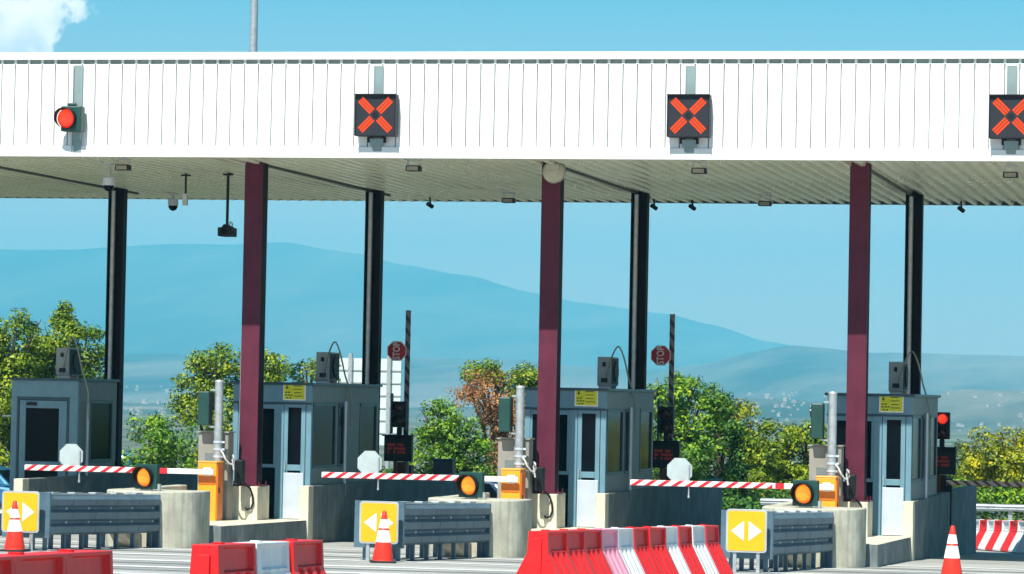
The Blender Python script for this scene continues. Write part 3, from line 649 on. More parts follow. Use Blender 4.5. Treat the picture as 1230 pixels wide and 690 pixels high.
# ------------------------------------------------------------------ plastic road barriers
def barrier_mesh(name, m):
    "one interlocking moulded barrier, 1 m long along +Y, near end at y=0"
    H, nu = .70, 46
    zs = [0, .03, .06, .10, .16, .22, .28, .34, .40, .45, .475, .49, .52, .58, .64, .66, .68, .70]
    def hw(z): return .33 if z < .05 else (.33-(z-.05)/.40*.205 if z < .45 else .125-.015*(z-.45)/.25)
    def rec(u, z):
        d = 0
        if .485 < z < .665 and .14 < u < .93: d = .035
        if .03 < z < .475 and .12 < u < .95:
            q = ((u-.12)/.83*3.0) % 1; e = min(1, (z-.03)/.08, (.475-z)/.03)
            if .12 < q < .62: d += .042*min(1, (q-.12)/.09, (.62-q)/.09)*max(0, e)
        return d
    vs = []; us = [i/nu for i in range(nu+1)]
    for s in (1, -1):
        for u in us:
            for z in zs: vs.append((s*(hw(z)-rec(u, z)), u, z))
    nz_ = len(zs); off = (nu+1)*nz_; fs = []
    for k in (0, off):
        for i in range(nu):
            for j in range(nz_-1): a_ = k+i*nz_+j; fs.append((a_, a_+nz_, a_+nz_+1, a_+1) if k == 0 else (a_, a_+1, a_+nz_+1, a_+nz_))
    for i in range(nu):
        a_ = i*nz_+nz_-1; fs.append((a_, a_+nz_, a_+nz_+off, a_+off)); a_ = i*nz_; fs.append((a_, a_+off, a_+nz_+off, a_+nz_))
    for i in (0, nu):
        for j in range(nz_-1): a_ = i*nz_+j; fs.append((a_, a_+1, a_+1+off, a_+off))
    b = MB(); b.add(vs, fs); b.box(-.05, .05, -.03, .0, .10, .62); b.cyl((0, .35, .70), (0, .35, .715), .05, n=14); b.box(-.2, .2, .3, .45, -.012, 0)
    me_o = b.build(name, m, bevel=.006); return me_o
BR = {'R': barrier_mesh('road_barrier', red), 'W': barrier_mesh('road_barrier', whitep), 'P': barrier_mesh('road_barrier', pink)}
used = set()
def barrier(c, x, y, rz, label, group, L=1.0, sc=1.0):
    o = BR[c]
    if c in used: o = o.copy(); COL.objects.link(o)
    used.add(c); o.location = (x, y, g(y)+.018); o.rotation_euler = (-.024, 0, rz); o.scale = (sc, L*.985, sc); tag(o, label, 'road barrier', group); return o
def nth(i): return ['first', 'second', 'third', 'fourth', 'fifth', 'sixth', 'seventh', 'eighth', 'ninth', 'tenth', 'eleventh', 'twelfth'][i]
cname = {'R': 'red', 'W': 'white', 'P': 'faded pink'}
for i, (c, y, x) in enumerate((('R', 19.85, -7.77), ('R', 20.9, -7.80), ('R', 21.95, -7.83))):
    barrier(c, x, y, rad(1.2), ['red plastic barrier at the lower left corner, cut by the frame', 'red plastic barrier of the lower left pair, the nearer one', 'red plastic barrier of the lower left pair, the farther one with its end free'][i], 'plastic barriers at the lower left', 1.04, 1.045)
for i, c in enumerate('RWR'):
    barrier(c, -8.30+.02*i, 26.95+i*1.04, rad([-1, .5, 0.5][i]), ['red plastic barrier leading the short row before the second island', 'white plastic barrier between two red ones in the short row', 'red plastic barrier ending the short row, behind a white one'][i], 'short red white red barrier row', 1.03)
x, y = -7.90, 38.2; ux, uy = .52/11, .835
for i, c in enumerate('RRRPWRRWRWR'):
    barrier(c, x+ux*i, y+uy*i, -math.atan2(ux, uy)+rad(rnd.uniform(-1.5, 1.5)), ('faded pink barrier in the long row of red and white ones' if c == 'P' else f'{cname[c]} plastic barrier, {nth(i)} from the near left end of the long row'), 'long row of red and white barriers', .845)
pA = at(1177, 650, 85.0); pB = at(1232, 650, 79.5); dd_ = Vector((pA.x-pB.x, pA.y-pB.y)); nseg = 6; rz = math.atan2(dd_.y, dd_.x)-math.pi/2
for i, c in enumerate('WRWRWRW'):
    tt = (i-.6)/nseg; barrier(c, pB.x+dd_.x*tt, pB.y+dd_.y*tt, rz, f'{cname[c]} plastic barrier, {nth(i)} from the right edge in the small far row below the guardrail', 'far row of red and white barriers at the right', dd_.length/nseg*.99, 1.0)
fr = thing('guardrail', 'galvanised guardrail on posts crossing behind the toll islands at the right', 'guardrail', (-12.3, 87.0, g(87)))
b = MB(); pr = [(0, .66), (-.04, .68), (-.06, .70), (-.02, .735), (-.06, .77), (-.04, .79), (0, .81)]
n = len(pr); X1 = 26
b.add([(x, y-.03, z+.30) for x in (0, X1) for y, z in pr], [(i, i+1, n+i+1, n+i) for i in range(n-1)])
ro = b.build('rail', galv, fr, fix=False); ro.modifiers.new('t', 'SOLIDIFY').thickness = .01
ps = None
for i in range(26):
    if ps is None:
        b = MB(); b.box(-.05, .05, 0, .1, -.1, 1.1); ps = b.build('post', galv, fr)
    else: ps = ps.copy(); COL.objects.link(ps)
    ps.location = (.2+i*1.0, 0, 0)

# ------------------------------------------------------------------ exit side: raised booms, signals, displays
em = thing('exit_machine', 'x', 'barrier machine', (0, 0, 0), group='shade-browned machines at the exit side')
b = MB(); b.box(.47, .70, 69.45, 69.75, -.1, 1.22); b.build('cabinet', brown, em, bevel=.01)
b = MB(); b.box(.702, .745, 69.42, 69.6, -.05, 1.2); b.build('edge_post', mat('tan_post', (.22, .15, .10), .7), em)
ds = thing('fare_display', 'x', 'display', (0, 0, 0), group='dark fare displays')
b = MB(); b.box(.36, .93, 69.0, 69.18, 1.24, 1.75); b.prism([(68.88, 1.75), (69.18, 1.75), (69.18, 1.78), (68.86, 1.78)], 'X', .34, .95); b.build('casing', black, ds, bevel=.01)
b = MB()
for rr in range(3):
    for cc in range(9):
        if rnd.random() < .8: b.box(.44+cc*.042, .468+cc*.042, 68.992, 68.999, 1.40+rr*.075, 1.45+rr*.075)
b.build('led_text', led_dim, ds)
b = MB(); b.box(.55, .62, 69.05, 69.12, .1, 1.24); b.build('post', brown, ds)
es = thing('exit_signal', 'x', 'traffic light', (0, 0, 0), group='black two lamp signals at the exit side')
b = MB(); b.box(.52, .80, 69.0, 69.2, 1.93, 2.46); b.box(.47, .515, 69.02, 69.12, 1.8, 2.62, 1); b.box(.60, .70, 69.06, 69.14, 1.78, 1.93); b.build('housing', [black, booth_dark], es, bevel=.015)
for nm, zz in (('lens', 2.33), ('lens', 2.06)):
    b = MB(); b.lathe([(0, -.035), (.06, -.03), (.10, 0)], (.66, 68.995, zz), axis='Y', n=22); b.build(nm, lens_off, es)
    b = MB(); vs = []
    for i in range(17):
        a_ = rad(-15+210*i/16); vs += [(.66+.115*math.cos(a_), 69.0, zz+.115*math.sin(a_)), (.66+.115*math.cos(a_), 68.86, zz+.112*math.sin(a_))]
    b.add(vs, [(2*i, 2*i+1, 2*i+3, 2*i+2) for i in range(16)], 0, True); b.build('visor', black, es, fix=False)
rb = thing('raised_boom', 'x', 'boom barrier', (0, 0, 0), group='raised booms with stop signs')
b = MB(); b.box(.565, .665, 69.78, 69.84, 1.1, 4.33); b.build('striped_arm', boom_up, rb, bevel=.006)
b = MB(); b.box(.50, .73, 69.84, 70.1, -.2, 1.15); b.build('pivot_cabinet', brown, rb, bevel=.01)
st = thing('stop_sign', 'x', 'stop sign', (0, 0, 0), group='stop signs turned sideways on raised booms')
ZC = 3.49; XC = .40
b = MB(); b.prism([(XC+x*.93, ZC+z*.93) for x, z in octp], 'Y', 69.75, 69.76); b.build('rim', white_film, st)
b = MB(); b.prism([(XC+x*.85, ZC+z*.85) for x, z in octp], 'Y', 69.744, 69.749); b.build('face', stop_red, st)
vs, fs = text_mesh('STOP', .165); b = MB(); b.add([(XC-v[1]*1.25, 69.742-v[2], ZC+v[0]*.92) for v in vs], fs); b.build('lettering', white_film, st)
b = MB(); b.box(XC-.02, .57, 69.765, 69.80, ZC-.02, ZC+.02); b.build('clamp', galv, st)
ew = {1: 'left', 2: 'middle', 3: 'right'}
for i, k in enumerate((1, 2, 3)):
    w = ['behind the booth near the white billboard', 'behind the middle booth', 'behind the rightmost booth'][i]
    L_ = [(em, f'shade-browned cabinet {w}'), (ds, f'dark display box {w}')]
    if k != 3: L_ += [(es, f'black unlit signal {w}'), (rb, f'raised striped boom {w}'), (st, f'red stop sign turned sideways on the raised boom {w}')]
    for proto, nm in L_:
        o = proto if i == 0 else copy_tree(proto, nm); o['label'] = nm; o.location = (CENT[k], 0, 0)
o = copy_tree(es, 'black signal with its top red lamp lit right of the rightmost booth'); o.location = (CENT[3], 0, 0)
for ch in o.children:
    if ch.name.startswith('lens') and ch.data.vertices[0].co.z > 2.2:
        me = ch.data.copy(); me.materials[0] = lens_red; ch.data = me
lb_ = thing('boom_barrier', 'shade-browned striped boom lowered behind the rightmost booth, in the canopy shade', 'boom barrier', (CENT[3], 0, 0))
b = MB(); b.box(.75, 4.3, 69.0, 69.06, 1.03, 1.13); b.build('striped_arm', boom_shaded, lb_, bevel=.006)
b = MB(); b.box(.72, .86, 69.07, 69.3, -.1, 1.16); b.build('pivot_cabinet', black, lb_)

# ------------------------------------------------------------------ on the fascia
xs_ = thing('lane_signal', 'x', 'lane signal', (0, 0, 0), group='lane signals showing a red cross')
b = MB(); b.box(-.365, .365, -.22, -.02, -.365, .365); b.build('housing', led_dark, xs_, bevel=.012)
b = MB(); b.box(-.365, .365, -.27, -.221, .345, .365); b.box(-.365, -.35, -.24, -.221, -.36, .345); b.box(.35, .365, -.24, -.221, -.36, .345); b.build('frame', black, xs_)
for q in range(4):
    a_ = rad(45+90*q); b = MB(); c_, s_ = math.cos(a_), math.sin(a_)
    for rr in range(3):
        for ii in range(11):
            d_, w_ = .10+ii*.0262, (rr-1)*.037
            w_ *= 1.25; cx, cz = c_*d_-s_*w_, s_*d_+c_*w_; h = .0165
            h = .0195 if rr == 1 else .0190; b.prism([(cx+(c_*sx-s_*sz)*h*(.78), cz+(s_*sx+c_*sz)*h) for sx, sz in ((-1, -1), (1, -1), (1, 1), (-1, 1))], 'Y', -.226, -.2215)
    b.build('led_bar', led_red, xs_)
b = MB(); b.prism([(.055*math.cos(rad(60*i)), .055*math.sin(rad(60*i))) for i in range(6)], 'Y', -.225, -.2215); b.build('centre_cover', black, xs_)
b = MB(); b.box(-.075, .075, -.02, .0, -.62, .87); b.box(-.12, .12, -.10, -.02, -.52, -.40); b.box(-.09, -.075, -.03, -.001, -.6, .87); b.build('mounting_channel', zinc, xs_)
b = MB(); b.box(-.16, -.08, -.09, -.05, -.47, -.37); b.box(.08, .16, -.09, -.05, -.47, -.37); b.build('junction', black, xs_)
lx = {0: 'red cross lane signal on the white fascia, leftmost of the three', 1: 'red cross lane signal on the fascia, middle of the three', 2: 'red cross lane signal on the fascia, cut by the right edge'}
for i, px in enumerate((454.3, 829, 1215.5)):
    o = xs_ if i == 0 else copy_tree(xs_, lx[i]); o['label'] = lx[i]; p = at(px, 139.5, 58.83); o.location = (p.x, FY-.012, 7.445)
tl = thing('traffic_light', 'single round red lamp in a dark green housing on the white fascia', 'traffic light', (at(86, 143, 58.8).x, FY-.012, 7.36))
b = MB(); b.box(-.13, .25, -.25, -.05, -.22, .23); b.box(-.04, .12, -.2, -.1, .23, .29); b.build('housing', dgreen, tl, bevel=.02)
b = MB(); b.lathe([(0, -.06), (.09, -.05), (.155, -.02), (.17, 0)], (-.02, -.255, .01), axis='Y', n=28); b.build('lens', lens_red, tl)
b = MB(); n = 28; vs = []
for i in range(n):
    a_ = 2*math.pi*i/n; dp = .05+.13*(.5+.5*math.sin(a_)); vs += [(-.02+.185*math.cos(a_), -.25, .01+.185*math.sin(a_)), (-.035+.185*math.cos(a_), -.25-dp, .01+.18*math.sin(a_))]
b.add(vs, [(2*i, 2*i+1, (2*i+3) % (2*n), (2*i+2) % (2*n)) for i in range(n)], 0, True); b.build('visor', black, tl, fix=False)
b = MB(); b.box(.03, .18, -.02, 0, -.58, .97); b.box(.0, .015, -.02, 0, -.58, .97); b.box(.05, .19, -.12, -.02, -.36, -.22); b.build('mounting_channel', zinc, tl)

# ------------------------------------------------------------------ under the soffit
fl = thing('floodlight', 'x', 'floodlight', (0, 0, 0), group='small floodlights below the soffit')
b = MB(); b.prism([(-.13, -.20), (.13, -.20), (.12, -.10), (-.12, -.10)], 'Y', -.1, .1); b.build('housing', black, fl, bevel=.01)
b = MB(); b.box(-.10, .10, -.108, -.10, -.19, -.12); b.build('lens', grey_cab, fl)
b = MB(); b.box(-.12, -.10, -.02, .02, -.12, .02); b.box(.10, .12, -.02, .02, -.12, .02); b.box(-.12, .12, -.02, .02, -.01, .03); b.build('yoke', galv, fl)
for i, (px, py, z, lbl) in enumerate(((148, 200, 6.62, 'small floodlight under the soffit near the left dome camera'), (497, 201, 6.62, 'small floodlight under the soffit right of the left lane signal'), (840, 203, 6.62, 'small floodlight under the soffit below the middle lane signal'), (1214, 208, 6.62, 'small floodlight under the soffit below the right lane signal'),
                         (611, 237, 6.60, 'small floodlight near the rear soffit edge left of the middle column'), (919, 240, 6.60, 'small floodlight near the rear soffit edge left of the right column'))):
    Y = [59.9, 59.7, 59.9, 60.5, 69.5, 69.9][i]; p = at(px, py, Y); o = fl if i == 0 else copy_tree(fl, lbl); o['label'] = lbl; o.location = (p.x, Y, SZ+.0)
def cam_hang(label, px, Y, zend, kind):
    p = at(px, 240, Y); r = thing('dome_camera' if kind != 'box' else 'hanging_camera', label, 'camera', (p.x, Y, SZ))
    b = MB(); b.cyl((0, 0, .03), (0, 0, zend-SZ), .028, n=10); b.box(-.08, .08, -.08, .08, -.02, .02); b.build('drop_rod', galv if kind != 'box' else black, r)
    z = zend-SZ
    if kind == 'dome':
        b = MB(); b.cyl((0, 0, z), (0, 0, z-.14), .11, n=20); b.build('housing', alu, r)
        b = MB(); b.lathe([(.10, z-.14), (.095, z-.18), (.06, z-.23), (0, z-.25)], n=20); b.build('dome', glass, r)
    elif kind == 'box':
        b = MB(); b.box(-.13, .14, -.2, .2, z-.19, z-.02); b.prism([(-.16, z-.12), (.16, z-.12), (.10, z+.0), (-.04, z+.05)], 'Y', -.1, .12); b.build('housing', black, r, bevel=.015)
        b = MB(); b.cyl((0, -.2, z-.1), (0, -.23, z-.1), .06, n=16); b.build('lens', glass, r)
        b = MB(); b.tube([(.02, 0, z-.02), (.07, 0, z+.1), (.10, 0, z+.06), (.10, 0, z-.02)], .012, 6); b.build('cable', cable_m, r)
    return r
cam_hang('grey dome camera on a short rod in front of the leftmost rear column', 130, 61.0, 6.47, 'dome')
cam_hang('small round camera under the soffit left of a thin hanging lamp rod', 208, 70.5, 6.62, 'dome')
cam_hang('black camera hanging on a long rod left of the left purple column', 273.5, 64.0, 5.74, 'box')
r = thing('hanging_sensor', 'thin metal rod with a small lamp hanging between two cameras at the left', 'sensor', (at(223, 230, 64).x, 64, SZ))
b = MB(); b.cyl((0, 0, .02), (0, 0, -.58), .02, n=10); b.box(-.09, .09, -.03, .03, -.04, -.01); b.build('rod', black, r)
b = MB(); b.box(-.05, .04, -.04, .04, -.60, -.38); b.build('lamp_body', galv, r)
for px, py, lb in ((516, 244, 'tiny camera at the rear soffit edge right of the second rear column'), (831, 249, 'tiny camera at the rear soffit edge right of the third rear column'), (1154, 250, 'tiny camera at the rear soffit edge right of the fourth rear column'), (785, 247, 'tiny camera tucked beside the top of the third rear column')):
    Y = 71.5; p = at(px, py, Y); r = thing('small_camera', lb, 'camera', (p.x, Y, SZ), group='tiny cameras at the rear soffit edge')
    b = MB(); b.cyl((0, 0, .02), (.02, 0, -.12), .02, n=8); b.build('stem', black, r)
    b = MB(); b.cyl((-.03, -.06, -.12), (.05, .06, -.18), .045, n=12); b.build('housing', black, r)
r = thing('round_lamp', 'round beige lamp cover fixed at the top of the middle purple column', 'lamp', (at(665, 206, 60.8).x, 60.82, 6.62))
b = MB(); b.lathe([(0, -.10), (.12, -.09), (.19, -.05), (.205, 0), (.205, .05)], axis='Y', n=28); b.build('cover', beige, r)
b = MB(); b.box(-.12, .12, -.13, -.02, .04, .12); b.build('cap', beige, r); 
b = MB(); b.lathe([(.21, .0), (.215, .02), (.21, .04)], axis='Y', n=28); b.build('rim', galv, r)

# ------------------------------------------------------------------ beyond: mast, billboard, cars, cabinet
p = at(305, 30, 96); r = thing('lamp_mast', 'tall grey lighting mast rising above the canopy at the upper left', 'street lamp', (p.x, 96, g(96)))
b = MB(); b.cyl((0, 0, -.2), (0, 0, 24), .17, .075, n=18); b.build('pole', galv, r)
b = MB(); b.cyl((0, 0, 23.9), (0, 0, 24.15), .5, n=20); b.build('head_ring', galv, r)
for i in range(4):
    a_ = i*math.pi/2+.4; b = MB(); b.box(.4, .95, -.18, .18, 23.9, 24.05); b.xf(Matrix.Rotation(a_, 4, 'Z')); b.build('lamp_head', alu, r)
pL, pR = at(399, 429, 130), at(482, 433, 130); ang = math.atan2(0, 1)
r = thing('billboard', 'back of a large pale slatted billboard behind the booth left of the stop sign', 'billboard', (pL.x, 130, g(130)))
Wd = pR.x-pL.x; zt = pL.z-g(130); hh = 3.35
b = MB(); nrow = 7
for q in range(nrow):
    z0_, z1_ = zt-hh+hh*q/nrow, zt-hh+hh*(q+1)/nrow-.03; b.box(0, Wd, 0, .05, z0_, z1_)
b.build('panel', mat('pale_panel_back', (.60, .70, .68), .5, .1, var=.08, scale=2), r)
b = MB()
for q in range(1, nrow): b.box(0, Wd, -.03, 0, zt-hh+hh*q/nrow-.04, zt-hh+hh*q/nrow+.01)
b.build('stiffener', galv, r)
for fx in (.28, .84):
    b = MB(); b.box(Wd*fx-.07, Wd*fx+.07, -.22, -.04, -.3, zt+.15); b.build('post', galv, r)
b = MB(); b.tube([(Wd*.84, -.3, .8), (Wd*.70, -1.5, -.2)], .05, 6); b.build('brace', galv, r)

def car(label, col, x, y, rz, name, tall=1.0):
    r = thing('parked_car', label, 'car', (x, y, g(y)), rz, group='cars parked beyond the canopy')
    L, Wc, H = 4.3, 1.76, 1.48*tall
    low = [(-L/2, .30), (-L/2-.02, .55), (-L/2+.10, .86), (-1.15, .92), (1.55, .95), (L/2-.05, .88), (L/2, .55), (L/2-.03, .30)]
    cab = [(-1.25, .92), (-.60, H-.08), (-.2, H), (1.0, H), (1.35, H-.08), (1.85, .94)]
    b = MB(); b.prism(low, 'Y', -Wc/2, Wc/2); s0 = len(b.v); b.prism(cab, 'Y', -Wc/2+.06, Wc/2-.06)
    for i in range(s0, len(b.v)):
        vx, vy, vz = b.v[i]; k_ = 1-.20*max(0, (vz-.92)/(H-.92)); b.v[i] = (vx, vy*k_, vz)
    b.build('body', col, r, bevel=.07)
    for s in (-1, 1):
        b = MB(); y_ = s*(Wc/2-.055); t_ = s*(Wc/2-.055-.13)
        for (x0, x1, u0, u1) in ((-1.02, .15, -.52, .15), (.22, 1.55, .22, 1.18)):
            b.add([(x0, y_, .97), (x1, y_, .97), (u1, t_, H-.10), (u0, t_, H-.10)], [(0, 1, 2, 3)])
        b.build('side_window', glass, r, fix=False)
    b = MB(); b.add([(-1.27, -.74, .96), (-1.27, .74, .96), (-.65, .62, H-.10), (-.65, -.62, H-.10)], [(0, 1, 2, 3)]); b.build('windscreen', glass, r, fix=False)
    b = MB(); b.add([(1.87, -.74, .98), (1.87, .74, .98), (1.40, .62, H-.12), (1.40, -.62, H-.12)], [(0, 1, 2, 3)]); b.build('rear_window', glass, r, fix=False)
    for wx in (-1.32, 1.35):
        for s in (-1, 1):
            b = MB(); b.cyl((wx, s*(Wc/2-.20), .32), (wx, s*(Wc/2+.01), .32), .32, n=24); w_ = b.build('wheel', rubber, r, bevel=.02)
            b = MB(); b.cyl((wx, s*(Wc/2+.0), .32), (wx, s*(Wc/2+.02), .32), .19, n=16); b.build('rim', galv, w_)
    for s in (-1, 1):
        b = MB(); b.box(-L/2-.015, -L/2+.15, s*.62-.16, s*.62+.16, .62, .74); b.build('headlight', alu, r)
        b = MB(); b.box(L/2-.12, L/2+.0, s*.66-.14, s*.66+.14, .66, .84); b.build('tail_light', lens_off, r)
    return r
blue_car = mat('metallic_blue_paint', (.03, .16, .28), .25, .3, spec=.7); black_car = mat('black_car_paint', (.012, .016, .022), .2, spec=.8); navy_car = mat('navy_car_paint', (.012, .04, .08), .25, spec=.7)
def at_car(px, Y): return at(px, 570, Y).x
car('blue car cut by the left edge, left of the leftmost booth', blue_car, at_car(-55, 89), 89, rad(3), 'a')
car('blue car mostly hidden behind the leftmost booth and its column', blue_car, at_car(105, 92), 92, rad(2), 'b', 1.3)
car('black car seen over the wall below the bush, behind the left boom', black_car, at_car(215, 88), 88, rad(-62), 'c', 1.0)
car('dark navy car behind the middle boom between the two signals', navy_car, at_car(548, 88), 88, rad(-8), 'd', .97)
p = at(532, 575, 78); r = thing('roadside_cabinet', 'small navy box on a post above the middle boom, before the green bushes', 'cabinet', (p.x, 78, g(78)))
zt = at(532, 553, 78).z-g(78)
b = MB(); b.box(-.24, .22, 0, .3, zt-.42, zt); b.build('box', navy, r, bevel=.02)
b = MB(); b.box(-.05, .05, .1, .2, -.1, zt-.42); b.build('post', navy, r)
b = MB(); b.box(-.26, .24, -.03, .32, zt, zt+.03); b.build('lid', navy, r)

# ------------------------------------------------------------------ trees and bushes
def leaf_mat(name, cA, cB, cC):
    m = bpy.data.materials.new(name); m.use_nodes = True; t = m.node_tree; b = t.nodes['Principled BSDF']; n = t.nodes.new; l = t.links.new
    ge = n('ShaderNodeNewGeometry'); co = n('ShaderNodeTexCoord'); no = n('ShaderNodeTexNoise'); no.inputs['Scale'].default_value = 1.7; no.inputs['Detail'].default_value = 3; l(co.outputs['Object'], no.inputs['Vector'])
    ad = n('ShaderNodeMath'); ad.operation = 'MULTIPLY_ADD'; ad.inputs[1].default_value = .55; l(ge.outputs['Random Per Island'], ad.inputs[0])
    sb = n('ShaderNodeMath'); sb.operation = 'MULTIPLY_ADD'; sb.inputs[1].default_value = 1.5; sb.inputs[2].default_value = -.53; l(no.outputs['Fac'], sb.inputs[0]); l(sb.outputs[0], ad.inputs[2])
    cr = n('ShaderNodeValToRGB'); l(ad.outputs[0], cr.inputs[0]); e = cr.color_ramp.elements; e[0].position = .12; e[0].color = (*cA, 1); e[1].position = .9; e[1].color = (*cC, 1); m_ = cr.color_ramp.elements.new(.5); m_.color = (*cB, 1)
    l(cr.outputs[0], b.inputs['Base Color']); b.inputs['Roughness'].default_value = .5; b.inputs['Specular IOR Level'].default_value = .35
    tr = n('ShaderNodeBsdfTranslucent'); l(cr.outputs[0], tr.inputs[0]); mx = n('ShaderNodeMixShader'); mx.inputs[0].default_value = .16; l(b.outputs[0], mx.inputs[1]); l(tr.outputs[0], mx.inputs[2]); l(mx.outputs[0], t.nodes['Material Output'].inputs[0])
    return m
LM = {'yg': leaf_mat('yellow_green_leaves', (.035, .075, .008), (.15, .26, .012), (.42, .45, .012)),
      'g': leaf_mat('green_leaves', (.015, .055, .012), (.10, .25, .016), (.32, .46, .015)),
      'dg': leaf_mat('dark_green_leaves', (.010, .04, .014), (.05, .16, .022), (.16, .30, .02)),
      'og': leaf_mat('olive_leaves', (.03, .06, .008), (.25, .31, .010), (.60, .52, .012)),
      'br': leaf_mat('brown_dry_needles', (.07, .035, .015), (.34, .15, .05), (.60, .30, .11)),
      'pg': leaf_mat('grey_green_leaves', (.03, .07, .03), (.07, .13, .05), (.14, .22, .08))}
def leaves(blobs, origin, dens, size, seed, core=True):
    rs = np.random.default_rng(seed); C = []; NRM = []
    for (bx, by, bz, rx, ry, rz) in blobs:
        nc = max(8, int(13*(rx*rz+rx*ry+ry*rz)))
        d = rs.normal(size=(nc, 3)); d /= np.linalg.norm(d, axis=1)[:, None]; rr = .55+.45*rs.random(nc)**.6
        cc = np.array((bx, by, bz))+d*rr[:, None]*np.array((rx, ry, rz))
        for c, dd in zip(cc, d):
            cr_ = (.22+.24*rs.random())*min(1.1, .55+.35*min(rx, rz)); m = int(dens*(cr_/.33)**2*150)
            q = rs.normal(size=(m, 3)); q /= np.linalg.norm(q, axis=1)[:, None]; q *= (rs.random(m)**.42)[:, None]
            C.append(c+q*cr_*np.array((1.15, 1.15, .85))); NRM.append(q*.8+dd*.5+np.array((0, 0, .45)))
        m = int(dens*420*rx*rz)
        q = rs.normal(size=(m, 3)); q /= np.linalg.norm(q, axis=1)[:, None]; q *= (rs.random(m)**.5)[:, None]*.9
        C.append(np.array((bx, by, bz))+q*np.array((rx, ry, rz))); NRM.append(q+np.array((0, 0, .3)))
    C = np.vstack(C)-np.array(origin); Nn = np.vstack(NRM)+rs.normal(size=C.shape)*.55; Nn /= np.linalg.norm(Nn, axis=1)[:, None]
    k = len(C); t1 = np.cross(Nn, rs.normal(size=(k, 3))); t1 /= np.linalg.norm(t1, axis=1)[:, None]; t2 = np.cross(Nn, t1)
    s = (size*(.6+.8*rs.random(k)))[:, None]
    V = np.stack([C-t1*s, C-t2*s*.55+Nn*s*.12, C+t1*s, C+t2*s*.55+Nn*s*.12], 1).reshape(-1, 3)
    return V, k
def foliage_obj(name, V, k, m, parent):
    me = bpy.data.meshes.new(name); me.vertices.add(4*k); me.vertices.foreach_set('co', V.astype(np.float32).ravel()); me.loops.add(4*k); me.loops.foreach_set('vertex_index', np.arange(4*k, dtype=np.int32))
    me.polygons.add(k); me.polygons.foreach_set('loop_start', np.arange(0, 4*k, 4, dtype=np.int32)); me.polygons.foreach_set('loop_total', np.full(k, 4, dtype=np.int32)); me.update(calc_edges=True); me.validate()
    me.materials.append(m); o = bpy.data.objects.new(name, me); COL.objects.link(o)
    if parent: o.parent = parent
    return o
def plant(kind, label, cat, leaf, Y, blobs, seed, group=None, dens=1.0, size=.052, trunk=True, extra=None):
    "blobs: (px, py, half width px, half height px) measured on the photograph's scale at distance Y"
    s = Y/4200*1.02; B = []
    for i, (px, py, w, h) in enumerate(blobs):
        p = at(px, py, Y); dy = ((i*37) % 5-2)*.18*w*s; B.append((p.x, p.y+dy, p.z, w*s, w*s*.9, h*s))
    cx = sum(q[0]*q[3] for q in B)/sum(q[3] for q in B); gz = g(Y); o_ = (cx, Y, gz)
    r = thing(kind, label, cat, o_, group=group)
    V, k = leaves(B, o_, dens, size, seed); foliage_obj('crown' if trunk else 'foliage', V, k, LM[leaf], r)
    rs = random.Random(seed); b = MB(); ztop = max(q[2] for q in B)-gz; zb = max(.3, min(q[2]-q[5] for q in B)-gz)
    if trunk:
        fork = (rs.uniform(-.1, .1), 0, max(.6, min(zb+.4, ztop*.5))); b.tube([(0, 0, -.3), (.03, 0, fork[2]*.5), fork], [.17, .13, .11], 10)
        for q in B:
            e = (q[0]-cx, q[1]-Y, q[2]-gz+q[5]*.4); md = ((fork[0]+e[0])/2+rs.uniform(-.15, .15), (fork[1]+e[1])/2, (fork[2]+e[2])/2-.1)
            b.tube([fork, md, e], [.09, .06, .02], 7)
            for w_ in range(4):
                a_ = rs.uniform(0, 6.3); t_ = (e[0]+q[3]*.8*math.cos(a_), e[1]+q[4]*.8*math.sin(a_), e[2]+rs.uniform(-.2, .4)*q[5]); b.tube([md, ((md[0]+t_[0])/2, (md[1]+t_[1])/2, (md[2]+t_[2])/2+.1), t_], [.04, .025, .01], 5)
        b.build('trunk', bark, r)
    else:
        for w_ in range(9):
            q = B[w_ % len(B)]; t_ = (q[0]-cx+rs.uniform(-.6, .6)*q[3], q[1]-Y, q[2]-gz+rs.uniform(0, .7)*q[5]); b.tube([(t_[0]*.5, 0, -.2), (t_[0]*.8, t_[1]*.5, t_[2]*.5), t_], [.035, .022, .008], 5)
        b.build('stems', bark, r)
    return r
TG = 'trees beyond the toll plaza'
plant('leafy_tree', 'broad yellow-green tree at the far left above the leftmost booth', 'tree', 'yg', 93, [(-25, 420, 45, 45), (18, 412, 40, 38), (-10, 480, 60, 50), (25, 470, 40, 50), (10, 545, 40, 45)], 11, TG, 1.0)
plant('leafy_tree', 'tall yellow-green tree behind the leftmost booth, touching the rear column', 'tree', 'yg', 95, [(75, 412, 36, 36), (104, 420, 26, 38), (73, 374, 10, 12), (52, 440, 36, 40), (95, 470, 38, 45), (75, 530, 50, 45)], 12, TG, 1.0)
plant('flowering_bush', 'loose green bush with reddish flowers right of the leftmost booth', 'bush', 'g', 90, [(185, 530, 34, 36), (205, 560, 38, 34), (160, 565, 30, 30), (185, 508, 12, 18), (222, 535, 18, 30)], 13, None, .8, trunk=False)
plant('leafy_tree', 'round olive-green tree behind the left purple column', 'tree', 'yg', 97, [(262, 448, 34, 34), (240, 470, 26, 34), (305, 452, 34, 36), (322, 446, 22, 28), (285, 500, 44, 44), (232, 490, 24, 22), (275, 560, 52, 40)], 14, TG, 1.0)
plant('leafy_tree', 'small yellow-green tree showing between column and billboard', 'tree', 'yg', 100, [(370, 450, 22, 22), (392, 444, 12, 18), (380, 500, 30, 36), (380, 550, 36, 36)], 15, TG, 1.0)
plant('leafy_tree', 'bright green tree right of the left stop sign, before the brown tree', 'tree', 'g', 91, [(528, 508, 30, 28), (552, 530, 34, 32), (518, 550, 34, 38), (565, 565, 34, 36), (510, 590, 36, 30)], 16, TG, 1.0)
